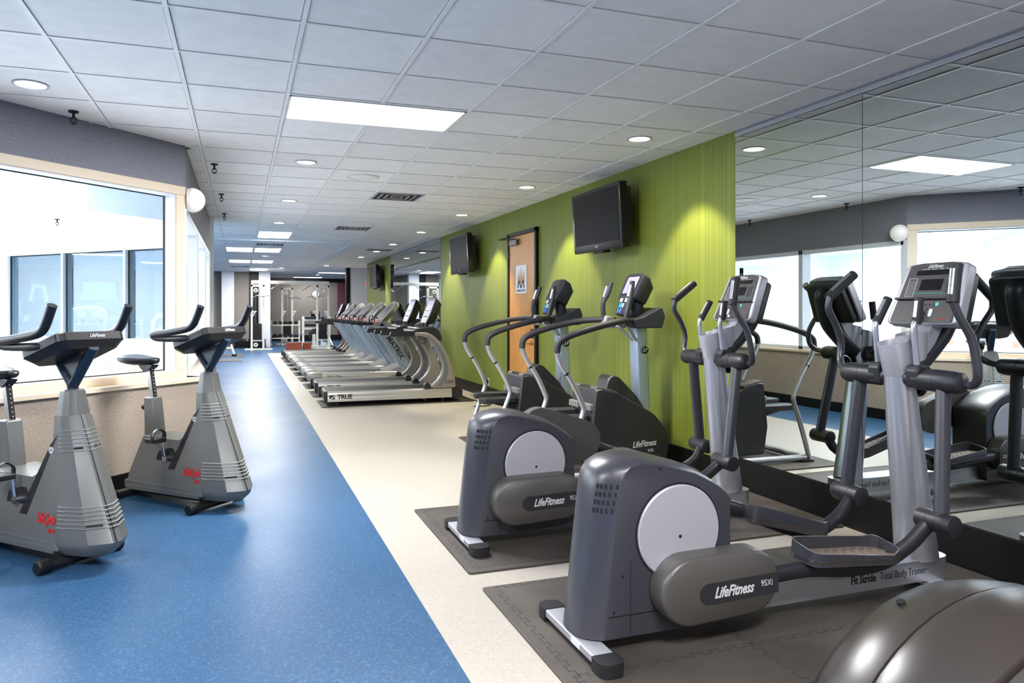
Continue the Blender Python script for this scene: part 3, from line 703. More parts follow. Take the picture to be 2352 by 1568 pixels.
    MB().prism(P2(.20, .172, -.165, .158), -.062, -.002, 'z', fr).done('console_shell', 'silver_paint', t, .012)
    MB().prism(P2(.185, .155, -.15, .14, .03), -.12, -.06, 'z', fr).done('console_back', 'black_plastic', t, .02)
    MB().tube([on(fr, 0, .085, -.10), on(fr, 0, .07, -.125), on(fr, 0, .03, -.14), on(fr, 0, -.12, -.155), Vector((1.93, 0, 1.17)), Vector((1.80, 0, 1.06))], .055, 16, 4, 1.05).done('console_spine', 'slate_dark', t)
    text('back_lettering', 'LifeFitness', .05, 'lettering', t, on(fr, 0, .085, -.121), (0, 1, 0), (.125, 0, .30), .3, .001, sx=.8)
    fc = MB().prism(P2(.172, .142, -.158, .150, .012), -.001, .003, 'z', fr).done('console_face', 'face_grey', t)
    b = MB(); b.mi = 0
    b.prism(rect(-.095, .105, .095, .122, .003), .003, .0045, 'z', fr)
    MB_ = b.done('display_strip', 'black_gloss', fc)
    MB().prism(rect(-.055, .065, .012, .072, .004), .003, .0045, 'z', fr).done('screen', 'black_gloss', fc)
    ot = MB()
    for (u0, u1, v0, v1) in ((-.128, -.079, .078, .080), (-.128, -.079, -.022, -.020), (-.128, -.126, -.022, .08), (-.081, -.079, -.022, .08)): ot.prism([(u0, v0), (u1, v0), (u1, v1), (u0, v1)], .003, .0042, 'z', fr)
    for i in range(4):
        for j in range(9): ot.prism(rect(-.121+i*.011, -.119+i*.011+.002, -.012+j*.009, -.009+j*.009), .003, .004, 'z', fr)
    ot.done('programme_chart', 'lettering', fc)
    MB().prism(rect(-.168, .17, -.041, -.031, .003), .003, .022, 'z', fr).done('reading_ledge', 'black_plastic', fc, .003)
    bt = MB()
    for i in range(4):
        for j in range(2): bt.prism(circ((-.02+i*.022-(j*.008), -.066-j*.021), .0085, 12), .003, .0055, 'z', fr)
    for j in range(4): bt.prism(circ((.095, .066-j*.019), .008, 12), .003, .0055, 'z', fr).prism(circ((.118, .066-j*.019), .007, 12), .003, .0055, 'z', fr)
    bt.prism(rect(-.018, .018, -.118, -.100, .002), .003, .0055, 'z', fr).prism(circ((.012, -.139), .010, 12), .003, .0055, 'z', fr)
    bt.done('buttons', 'black_plastic', fc)
    MB().prism(circ((.072, -.064), .0105, 20), .003, .006, 'z', fr).done('start_button', 'teal', fc)
    for u in (-.040, .048): MB().prism(stadium((u, -.12), (u, -.097), .0095), .003, .006, 'z', fr).done('rocker_button', 'white_plastic', fc)
    MB().prism(circ((-.02, -.139), .010, 16), .003, .006, 'z', fr).done('rocker_button', 'white_plastic', fc)
    text('logo_lettering', 'LifeFitness', .026, 'lettering', fc, on(fr, .0, .143, .0035), (0, -1, 0), (.125, 0, .30), .3, .0006, sx=.75)
    text('column_lettering', 'Heart Rate    Distance    Speed    Level', .0095, 'lettering', fc, on(fr, .005, .128, .0035), (0, -1, 0), (.125, 0, .30))
    text('note_lettering', 'Begin workout: Press Quick Start or select a workout', .0072, 'teal', fc, on(fr, .005, -.003, .0035), (0, -1, 0), (.125, 0, .30))
    text('sensor_lettering', 'POLAR', .014, 'red_ink', fc, on(fr, .115, -.142, .0035), (0, -1, 0), (.125, 0, .30))
    text('rail_lettering', 'Fit Stride', .052, 'lettering_dark', t, (1.43, -.0755, .105), (1, 0, 0), (0, 0, 1), 0, .0014, sx=.78)
    text('rail_lettering', 'Total Body Trainer', .052, 'lettering_dark', t, (1.675, -.0755, .105), (1, 0, 0), (0, 0, 1), 0, -.0004, sx=.72)
    MB().box(-.0455, -.0445, -.11, -.03, .022, .046).done('serial_sticker', 'sign_white', t)
    return t
def thing_part(name, parent, mx):
    o = bpy.data.objects.new(name, None); COL.objects.link(o); o.parent = parent; o.matrix_local = mx; o.empty_display_size = .05; return o
MZ = .014
make_elliptical('nearest complete elliptical trainer, pedals and silver rail in full view before the mirror', (1.30, 2.68, MZ), 1.655, 1.69)
make_elliptical('second elliptical trainer, standing before the edge of the green wall', (1.25, 4.08, MZ), 1.62, 1.82, (.235, .262), (.545, .60), -.15, .17)
make_elliptical('elliptical machine cut off at the bottom right corner with a domed brown-black housing', (1.30, 1.25, MZ), 1.66, 1.74, dome=True)

# ------------------------------------------------------------------ steppers by the green wall
def make_stepper(label, loc, screen_on):
    t = thing('stair_stepper', label, 'stair stepper', loc, 0, 'stair steppers by the green wall')
    # base frame on the floor
    fr = MB()
    for s in (-1, 1): fr.tube([(.02, s*.37, .035), (.5, s*.36, .035), (.95, s*.30, .035), (1.05, s*.18, .04)], .028, 10, 3)
    fr.tube([(.03, -.37, .035), (.03, .37, .035)], .026, 10).tube([(1.05, -.2, .04), (1.05, .2, .04)], .028, 10)
    fr.done('base_frame', 'silver_paint', t)
    for s in (-1, 1): MB().prism(rect(-.05, .09, s*.37-.045, s*.37+.045, .02), 0, .018, 'z').done('foot_pad', 'black_plastic', t)
    # housing
    prof = rpoly([(.34, .05), (.30, .30), (.345, .70), (.40, .705), (.56, .66), (.90, .475), (1.02, .345), (1.06, .24), (1.02, .05)], [.02, .02, .02, .05, .1, .2, .08, .05, .03], 4)
    pi = [(.65+(x-.65)*.965, .36+(z-.36)*.965) for x, z in prof]
    MB().loft([[Vector((x, y, z)) for x, z in q] for q, y in ((pi, -.225), (prof, -.205), (prof, .205), (pi, .225))]).done('housing', 'stepper_black', t, 0, 30)
    for s in (-1, 1):
        MB().prism(rpoly([(.345, .69), (.36, .72), (.41, .715), (.57, .668), (.55, .645), (.40, .685)], .01, 2), s*.10, s*.21, 'y').done('top_trim', 'stepper_top', t, .006)
        st = MB()
        for k in range(4): st.box(.298, .335, s*.03+s*k*.045, s*.03+s*k*.045+s*.036, .52, .575)
        st.done('step_link', 'tread_grey', t, .006)
    fin = rpoly([(.47, .60), (.53, .775), (.565, .80), (.63, .785), (.80, .62), (.93, .44), (.8, .4)], [.02, .06, .03, .06, .3, .02, .02], 4)
    fi = [(.68+(x-.68)*.95, .6+(z-.6)*.95) for x, z in fin]
    MB().loft([[Vector((x, y, z)) for x, z in q] for q, y in ((fi, -.10), (fin, -.085), (fin, .085), (fi, .10))]).done('shroud', 'stepper_black', t, 0, 30)
    text('logo_lettering', 'LifeFitness', .072, 'lettering', t, (.80, -.2265, .225), (1, 0, .06), (0, 0, 1), .3, .0012, sx=.75)
    text('model_lettering', '95Si', .034, 'lettering', t, (.86, -.2262, .165), (1, 0, .06), (0, 0, 1))
    for x, z in ((.43, .61), (.70, .30), (.95, .30)): MB().cyl((x, -.224, z), (x, -.228, z), .008, n=10).done('screw', 'dark_gap', t)
    # pedals
    for s, z in ((-1, .46), (1, .49)):
        MB().prism(rpoly([(-.07, s*.05-.0), (.30, s*.035), (.32, s*.175), (-.04, s*.18)], .03, 4), z-.035, z+.022, 'z').done('pedal', 'stepper_black', t, .012)
        MB().tube([(.10, s*.11, z-.02), (.42, s*.11, z-.10)], .03, 10, 0, .6).done('pedal_arm', 'stepper_black', t)
    # column
    mx = Matrix.Translation((.912, 0, .25)) @ Matrix.Rotation(R(-2.5), 4, 'Y')
    MB().prism(rpoly([(-.055, -.07), (.055, -.07), (.055, .07), (-.055, .07)], .018, 4), 0, 1.0, 'z', mx).done('column', 'mast_blue_silver', t)
    b = MB().cyl((.895, -.069, 1.01), (.895, -.079, 1.01), .038, n=28).done('badge', 'black_gloss', t)
    MB().lathe([(.038, 0), (.038, .004), (.033, .005), (.033, 0)], (.895, -.079, 1.01), (0, -1, 0), 28, cap=False).done('badge_ring', 'chrome', b)
    text('badge_lettering', 'LF', .046, 'lettering', b, (.895, -.080, 1.01), (1, 0, 0), (0, 0, 1), .25, .001)
    # side rails
    for s in (-1, 1):
        lo = [(-.02, s*.375, .02), (.02, s*.375, .16), (.10, s*.375, .40), (.155, s*.375, .545), (.14, s*.375, .62), (.06, s*.375, .78), (-.04, s*.375, .93), (-.075, s*.375, 1.02)]
        up = [(-.075, s*.375, 1.02), (-.062, s*.375, 1.09), (.0, s*.375, 1.135), (.13, s*.375, 1.18), (.33, s*.36, 1.23), (.50, s*.32, 1.26), (.62, s*.22, 1.27), (.70, s*.10, 1.262)]
        MB().tube(lo, .0215, 14, 5).done('side_rail', 'silver', t)
        MB().tube([(.015, s*.375, .8505), (-.0, s*.375, .8595)], .0225, 14).done('rail_joint', 'dark_gap', t)
        MB().tube(up, .027, 14, 5).done('rail_grip', 'rubber', t)
        # upright hand grips with sensors
        g = [(.70, s*.12, 1.235), (.66, s*.185, 1.235), (.64, s*.20, 1.30), (.635 if s > 0 else .67, s*.20, 1.42), (.68 if s > 0 else .69, s*.20, 1.50), (.715 if s > 0 else .70, s*.20, 1.60)]
        gg = MB().tube(g, .022, 12, 5).done('hand_grip', 'navy_plastic', t)
        MB().tube([(.672-(.01 if s < 0 else .03), s*.20, 1.47), (.70-(.012 if s < 0 else .025), s*.20, 1.565)], .0165, 12).done('pulse_sensor', 'chrome', gg)
    MB().prism(rpoly([(.60, 1.205), (.72, 1.19), (.74, 1.28), (.64, 1.31)], .02, 3), .14, .25, 'y').done('rail_clamp', 'silver_paint', t, .012)
    MB().tube([(.66, .0, 1.22), (.84, .0, 1.08)], .012, 10).tube([(.66, -.18, 1.22), (.84, -.04, 1.08)], .012, 10).done('brace', 'silver_paint', t)
    # console
    tray = rpoly([(.74, 1.20), (1.00, 1.20), (1.03, 1.30), (1.00, 1.375), (.985, 1.375), (.80, 1.29), (.72, 1.275)], .015, 3)
    MB().prism(tray, -.19, .19, 'y').done('tray', 'navy_plastic', t, .02)
    fr2 = face_frame((.715, 0, 1.395), (0, -1, 0), (.06, 0, .15))
    kp = MB().prism(rpoly([(-.075, -.085), (.075, -.085), (.095, .085), (-.095, .085)], .012, 3), -.05, 0, 'z', fr2).done('keypad', 'navy_plastic', t, .008)
    for (u, v, m, r) in [(-.055, .05, 'lettering', .009), (-.03, .05, 'lettering', .009), (.03, .05, 'lettering', .009), (.055, .05, 'lettering', .009), (-.045, .0, 'blue_button', .012), (-.015, .0, 'teal', .014), (.018, .0, 'lettering', .011), (-.04, -.05, 'blue_button', .012), (.0, -.05, 'blue_button', .012)]:
        MB().prism(stadium((u, v-.012), (u, v+.012), r*.8, 8), .0, .004, 'z', fr2).done('button', m, kp)
    fr3 = face_frame((.80, 0, 1.565), (0, -1, 0), (.10, 0, .20))
    hd = rpoly([(-.135, -.12), (.135, -.12), (.155, .11), (.09, .125), (-.09, .125), (-.155, .11)], [.02, .02, .03, .05, .05, .03], 4)
    hb = [(x*.72, y*.72-.02) for x, y in hd]
    head = MB().loft([[fr3 @ Vector((x, y, n)) for x, y in q] for q, n in ((hb, -.15), ([(x*.97, y*.97) for x, y in hd], -.07), (hd, -.01), ([(x*.97, y*.97) for x, y in hd], 0))]).done('display_head', 'navy_plastic', t, 0, 30)
    MB().prism(rect(-.105, .105, -.085, .10, .006), 0, .002, 'z', fr3).done('screen_bezel', 'black_plastic', head)
    MB().prism(rect(-.093, .093, -.072, .088, .003), .002, .0035, 'z', fr3).done('screen', 'screen_violet' if screen_on else 'slate_dark', head)
    MB().tube([on(fr3, 0, -.02, -.10), (.86, 0, 1.38), (.90, 0, 1.22)], .06, 10, 3, .9).done('neck', 'navy_plastic', t)
    return t
make_stepper('stair stepper with a lit screen, nearer one before the green wall', (2.42, 5.58, MZ), True)
make_stepper('stair stepper with a dark screen, farther one in front of the wooden door', (2.30, 6.93, MZ), False)

# ------------------------------------------------------------------ upright bikes
def make_bike(label, loc, rz):
    t = thing('exercise_bike', label, 'exercise bike', loc, rz, 'upright exercise bikes')
    def tower_ring(z, grow=1.0):
        k = (.80-z)/(.80-.15)
        tf = .005+.292*k; ts = -.045+.078*k; hw = .088+.068*k; hf = .018+.008*k
        pts = [(-.095+.04*k, -hw*.96), (ts, -hw), (ts+(tf-ts)*.16, -hw*.985), (ts+(tf-ts)*.70, -hw*.72), (tf-.006, -hf*1.4), (tf, -hf), (tf, hf), (tf-.006, hf*1.4), (ts+(tf-ts)*.70, hw*.78), (ts+(tf-ts)*.16, hw*.985), (ts, hw), (-.095+.04*k, hw*.96)]
        return [Vector((-.05+(x+.05)*grow, y*grow, z)) for x, y in pts]
    zs = [.80, .70, .55, .40, .25, .15]
    rings = [tower_ring(z) for z in reversed(zs)]
    low = [Vector((-.03+(v.x+.03)*.80, v.y*.72, .075)) for v in rings[0]]; lo2 = [Vector((-.03+(v.x+.03)*.96, v.y*.94, .12)) for v in rings[0]]
    MB().loft([low, lo2]+rings).done('front_cowl', 'bike_grey', t, 0, 28)
    top = [Vector((-.075+(v.x+.075)*.95, v.y*.95, .80)) for v in tower_ring(.80)]
    tp2 = [Vector((-.078+(v.x+.078)*.70, v.y*.68, .93)) for v in tower_ring(.80)]
    MB().loft([top, tp2, [Vector((-.078+(v.x+.078)*.8, v.y*.8, .938)) for v in tp2]]).done('neck_cover', 'bike_grey', t, 0, 28)
    # ridges, slots and centre seam
    for z0 in (.615, .225):
        for i in range(6):
            z = z0+i*.021; a = tower_ring(z, 1.0); b = tower_ring(z+.003, 1.03); c = tower_ring(z+.006, 1.0)
            MB().loft([[r[j] for j in range(1, 11)] for r in (a, b, c)], cap=False, closed=False).done('ridge', 'bike_ridge', t, 0, 60)

    for z0 in (.627, .237):
        a = tower_ring(z0, 1.012); b = tower_ring(z0+.010, 1.012)
        for i, j in ((3, 4), (7, 8)):
            p, q = a[i].lerp(a[j], .02), a[i].lerp(a[j], .85); p2, q2 = b[i].lerp(b[j], .02), b[i].lerp(b[j], .85)
            MB().quad(p, q, q2, p2).done('slot', 'dark_gap', t)
    ca = MB()
    A = [tower_ring(z, 1.006) for z in zs]
    ca.loft([[r[5].lerp(r[6], .30), r[5].lerp(r[6], .46)] for r in A], cap=False, closed=False); ca.done('centre_seam', 'dark_gap', t)
    # body
    HW = lambda z: .088+.068*(.80-z)/.65-.001
    prof = rpoly([(.03, .10), (-.04, .80), (-.06, .785), (-.055, .70), (-.165, .50), (-.22, .468), (-.50, .468), (-.585, .475), (-.60, .44), (-.66, .30), (-.70, .20), (-.72, .105)], [.01, .005, .005, .02, .08, .06, .03, .02, .03, .04, .05, .02], 4)
    pin = [(-.33+(x+.33)*.975, .36+(z-.36)*.975) for x, z in prof]
    MB().loft([[Vector((x, s*(HW(z)-d), z)) for x, z in q] for q, s, d in ((pin, -1, 0), (prof, -1, .012), (prof, 1, .012), (pin, 1, 0))]).done('body', 'bike_grey', t, 0, 32)
    MB().prism(rpoly([(.0, .085), (.0, .14), (-.05, .15), (-.735, .155), (-.735, .10), (-.70, .085)], .012, 3), -.157, .157, 'y').done('lower_band', 'bike_grey', t, .008)
    for s in (-1, 1):
        st = MB().loft([[Vector((x, s*(HW(z)+d), z)) for x, z in ((-.050, .70), (-.240, .265), (-.305, .265), (-.098, .650))] for d in (-.003, .0015)]).done('side_stripe', 'bike_black', t)
        b = MB().cyl((-.088, s*(HW(.62)-.002), .618), (-.088, s*(HW(.62)+.004), .618), .018, n=20).done('badge', 'lettering', st)
        text('badge_lettering', 'LF', .024, 'bike_black', b, (-.088, s*(HW(.62)+.0045), .618), (-s, 0, 0) if s > 0 else (1, 0, 0), (0, 0, 1), .25)
        rc = MB().prism(rpoly([(-.41, .38), (-.27, .415), (-.22, .33), (-.28, .24), (-.40, .25), (-.43, .31)], .04, 4), s*.112, s*(HW(.33)+.0015), 'y').done('crank_recess', 'black_plastic', t)
        lg = text('logo_lettering', 'LifeCycle', .072, 'red_ink', t, (-.075, s*(HW(.262)+.004), .262), (-s, 0, 0) if s > 0 else (1, 0, 0), (0, -s*.105, 1), .45, .002, sx=.56)
        text('model_lettering', '9100', .03, 'red_ink', t, (-.02, s*(HW(.205)+.004), .205), (-s, 0, 0) if s > 0 else (1, 0, 0), (0, 0, 1), 0, .001, sx=.8)
        # crank and pedal
        tp, zp = (-.335, .475) if s < 0 else (-.30, .20)
        MB().cyl((-.318, s*.118, .338), (-.318, s*.165, .338), .022, n=18).tube([(-.318, s*.15, .338), (-.322, s*.158, .36 if s < 0 else .31), (tp, s*.165, zp)], .013, 10, 0).done('crank', 'chrome', t)
        pd = MB().prism(rect(tp-.055, tp+.055, s*.17, s*.27, .015), zp-.016, zp+.014, 'z').done('pedal', 'black_plastic', t, .006)
        MB().tube([(tp+.02, s*.172, zp), (tp+.035, s*.18, zp+.05), (tp+.02, s*.22, zp+.075), (tp+.03, s*.262, zp+.045), (tp+.02, s*.27, zp-.005)], .022, 8, 4, .2).done('strap', 'bike_black', pd)
    MB().prism(rpoly([(-.665, .45), (-.545, .45), (-.588, .735), (-.672, .735)], .015, 3), -.048, .048, 'y').done('seat_tube', 'bike_grey', t, .016)
    MB().cyl((-.675, 0, .66), (-.715, 0, .655), .012, n=12).ball((-.725, 0, .654), .02).done('seat_knob', 'black_plastic', t)
    MB().prism(rect(-.018, .018, -.018, .018, .003), 0, .30, 'z', Matrix.Translation((-.618, 0, .70)) @ Matrix.Rotation(R(-11), 4, 'Y')).done('seat_post', 'silver', t)
    hl = MB()
    for i in range(9):
        hl.cyl((-.604-.0051*i, .0, .752+.026*i), (-.6085-.0051*i+.0075, 0, .752+.026*i), .0035, n=8)
    hl.done('post_holes', 'lettering', t)
    MB().prism(rect(.0175, .0195, -.017, .017), .01, .29, 'z', Matrix.Translation((-.618, 0, .70)) @ Matrix.Rotation(R(-11), 4, 'Y')).done('post_scale', 'dark_gap', t)
    sd = MB(); rr = []
    for x, w, z, th in ((-.915, .02, 1.0, .02), (-.905, .085, 1.012, .05), (-.86, .125, 1.012, .062), (-.78, .12, 1.004, .06), (-.70, .075, 1.0, .05), (-.64, .045, 1.004, .045), (-.595, .033, 1.004, .038), (-.58, .012, .995, .02)):
        rr.append([Vector((x, w*math.cos(a), z+(th*.45*max(0, math.sin(a))**.6 if math.sin(a) > 0 else th*.75*math.sin(a)))) for a in [2*PI*i/16 for i in range(16)]])
    sd.loft(rr).done('seat', 'bike_black', t, 0, 60)
    MB().prism(rpoly([(-.76, .965), (-.60, .97), (-.62, .95), (-.665, .92), (-.70, .92)], .008, 2), -.03, .03, 'y').done('seat_bracket', 'black_plastic', t)
    # stabilizers
    for x, n in ((0, 'front_stabilizer'), (-.80, 'rear_stabilizer')):
        b = MB().cyl((x, -.235, .038), (x, .235, .038), .03).done(n, 'black_plastic', t)
        for s in (-1, 1): MB().lathe([(.036, -.06), (.038, -.05), (.038, .0), (.03, .008)], (x, s*.235, .038), (0, s, 0)).done('end_cap', 'iron', b)
    MB().box(-.80, .0, -.045, .045, .035, .09).done('base_beam', 'black_plastic', t, .006)
    # console, struts, handlebars
    fr = face_frame((-.075, 0, 1.185), (0, -1, 0), (.36, 0, .125))
    cs = rpoly([(-.13, -.19), (.13, -.19), (.205, -.12), (.195, .165), (.16, .185), (-.16, .185), (-.195, .165), (-.205, -.12)], [.03, .03, .05, .04, .03, .03, .04, .05], 4)
    cb = [(x*.80, y*.84+.005) for x, y in cs]
    MB().loft([[fr @ Vector((x, y, n)) for x, y in q] for q, n in ((cb, -.075), ([(x*.94, y*.96) for x, y in cs], -.045), (cs, -.036))]).done('console_base', 'black_plastic', t, 0, 30)
    c = MB().loft([[fr @ Vector((x, y, n)) for x, y in q] for q, n in ((cs, -.034), (cs, .004), ([(x*.97, y*.97) for x, y in cs], .012))]).done('console', 'black_plastic', t, 0, 30)
    MB().prism(rect(-.15, .15, -.13, .13, .02), .012, .0135, 'z', fr).done('console_face', 'face_grey', c)
    fe = on(fr, .0, .1855, -.013)
    text('logo_lettering', 'LifeFitness', .029, 'lettering', c, fe+Vector((.002, .02, 0)), (0, 1, 0), (-.30, 0, .95), .4, .0005, sx=.72)
    MB().tube([(-.072, 0, .90), (-.07, 0, .96), (-.12, 0, 1.02), (-.215, 0, 1.13)], .025, 10, 3, 1.2).tube([(-.072, 0, .95), (-.03, 0, 1.0), (.105, 0, 1.17)], .025, 10, 3, 1.2).done('console_strut', 'bike_blue_black', t)
    MB().prism([(-.07, .99), (-.165, 1.09), (-.10, 1.105), (.06, 1.135), (.04, 1.08)], -.010, .010, 'y').done('gusset', 'bike_blue_black', t)
    for s in (-1, 1):
        p = [(-.02, s*.17, 1.178), (-.10, s*.195, 1.178), (-.25, s*.205, 1.175), (-.325, s*.215, 1.178), (-.35, s*.225, 1.192), (-.325, s*.235, 1.205), (-.22, s*.235, 1.214), (-.06, s*.225, 1.238), (.01, s*.22, 1.262), (.05, s*.22, 1.31), (.095, s*.22, 1.395)]
        MB().tube(p, .0245, 14, 4).done('handlebar', 'bike_black', t)
    return t
make_bike('nearer grey upright exercise bike, its seat cut off by the left edge', (-.82, 4.47, 0), R(-45))
make_bike('farther grey upright exercise bike beside the wall corner, whole seat in view', (-.16, 5.40, 0), R(-45))

# ------------------------------------------------------------------ treadmills
def make_true(label):
    t = thing('treadmill', label, 'treadmill', (0, 0, 0), 0, 'row of treadmills')
    for s in (-1, 1):
        sr = MB().prism(rpoly([(s*.41, .06), (s*.41, .125), (s*.405, .13), (s*.405, .137), (s*.41, .142), (s*.40, .197), (s*.33, .203), (s*.33, .06)], .003, 1), .05, 1.86, 'x').done('side_rail', 'rail_silver', t, .003)
        MB().prism(rpoly([(s*.415, .05), (s*.415, .195), (s*.40, .207), (s*.325, .207), (s*.325, .05)], .006, 2), .0, .05, 'x').done('end_cap', 'black_plastic', t, .004)
        # curved upright
        out = [(1.92, .205), (1.905, .37), (1.865, .525), (1.815, .645), (1.75, .762), (1.697, .855), (1.63, .93), (1.56, .99), (1.47, 1.022), (1.30, 1.03)]
        inn = [(1.30, .972), (1.42, .968), (1.49, .94), (1.55, .88), (1.634, .755), (1.685, .647), (1.713, .562), (1.717, .485), (1.689, .394), (1.634, .319), (1.555, .253), (1.50, .205)]
        up = MB().prism(out+inn, s*.335, s*.415, 'y').done('upright', 'tread_grey', t, .012, 60)
        strip = [(1.70, .23), (1.775, .33), (1.80, .44), (1.795, .55), (1.75, .68), (1.68, .80), (1.60, .90), (1.52, .965), (1.47, .985)]
        w_ = [(1.62, .23), (1.70, .33), (1.74, .43), (1.745, .53), (1.71, .65), (1.65, .765), (1.58, .865), (1.51, .935), (1.46, .965)]
        MB().prism(strip+w_[::-1], s*.414, s*.4165, 'y').done('upright_inlay', 'tread_stripe', up)
        MB().prism(rpoly([(1.44, .20), (1.44, .26), (1.475, .29), (1.52, .275), (1.55, .205)], .015, 3), s*.33, s*.42, 'y').done('foot_cap', 'black_plastic', t)
        if s < 0: text('model_lettering', 'CS550', .06, 'lettering_dark', up, (1.82, -.4165, .29), (1, 0, .03), (0, 0, 1), .2, .0004, sx=.8)
        MB().prism(rpoly([(.93, .968), (1.33, .965), (1.33, 1.05), (.95, 1.032)], .012, 3), s*.32, s*.40, 'y').done('handrail', 'black_plastic', t, .012)
        if s < 0:
            text('brand_lettering', 'TRUE', .085, 'lettering_dark', sr, (.29, -.4105, .128), (1, 0, 0), (0, 0, 1), 0, .0035, sx=1.0)
            MB().prism([(.075, .10), (.075, .155), (.16, .155)], -.4115, -.4095, 'y').prism([(.10, .098), (.145, .132), (.155, .098)], -.4115, -.4095, 'y').done('brand_mark', 'lettering_dark', sr)
    MB().prism(rpoly([(.03, .10), (.03, .175), (.06, .19), (1.84, .185), (1.84, .10)], .02, 3), -.325, .325, 'y').done('belt', 'belt', t)
    MB().prism(rpoly([(1.80, .05), (1.80, .20), (1.86, .245), (1.96, .24), (2.03, .16), (2.03, .05)], .03, 3), -.40, .40, 'y').done('motor_cover', 'black_plastic', t, .01)
    for x in (.2, 1.75):
        for s in (-1, 1): MB().cyl((x, s*.30, 0), (x, s*.30, .07), .03, n=12).done('foot', 'black_plastic', t)
    MB().cyl((1.45, -.39, .045), (1.45, -.32, .045), .024, n=14).done('wheel', 'iron', t)
    MB().prism(rpoly([(1.28, 1.0), (1.30, 1.065), (1.50, 1.10), (1.58, 1.11), (1.67, 1.05), (1.71, .95), (1.71, .88), (1.66, .92), (1.5, 1.03)], .03, 3), -.395, .395, 'y').done('dash', 'black_plastic', t, .015)
    MB().tube([(1.42, -.33, 1.06), (1.35, -.28, 1.085), (1.35, .28, 1.085), (1.42, .33, 1.06)], .018, 10, 3).done('front_grip', 'chrome', t)
    fr = face_frame((1.595, 0, 1.34), (0, -1, 0), (.16, 0, .385))
    hd = rpoly([(-.19, -.20), (.19, -.20), (.225, -.02), (.20, .19), (.12, .215), (-.12, .215), (-.20, .19), (-.225, -.02)], [.04, .04, .1, .04, .06, .06, .04, .1], 4)
    h = MB().loft([[fr @ Vector((x, y, n)) for x, y in q] for q, n in (([(x*.7, y*.8) for x, y in hd], -.13), ([(x*.97, y*.97) for x, y in hd], -.06), (hd, -.01), ([(x*.97, y*.98) for x, y in hd], .0))]).done('console', 'black_plastic', t, 0, 30)
    MB().prism(rect(-.17, .17, .01, .165, .008), 0, .002, 'z', fr).done('screen', 'screen_violet', h)
    MB().prism(rpoly([(-.155, -.185), (.155, -.185), (.18, -.005), (-.18, -.005)], .01, 2), 0, .002, 'z', fr).done('keypad', 'panel_light', h)
    MB().box(-.1, .1, -.008, 0, .0, .012).done('ledge', 'black_plastic', h).matrix_local = fr @ Matrix.Translation((0, -.09, .006))
    MB().tube([(1.56, -.10, 1.20), (1.54, -.10, 1.06)], .03, 10).tube([(1.56, .10, 1.20), (1.54, .10, 1.06)], .03, 10).done('console_neck', 'black_plastic', t)
    MB().tube([(1.36, -.30, 1.02), (1.40, -.31, .88), (1.47, -.31, .86), (1.48, -.31, .98)], .006, 6, 5).done('safety_cord', 'black_plastic', t)
    return t
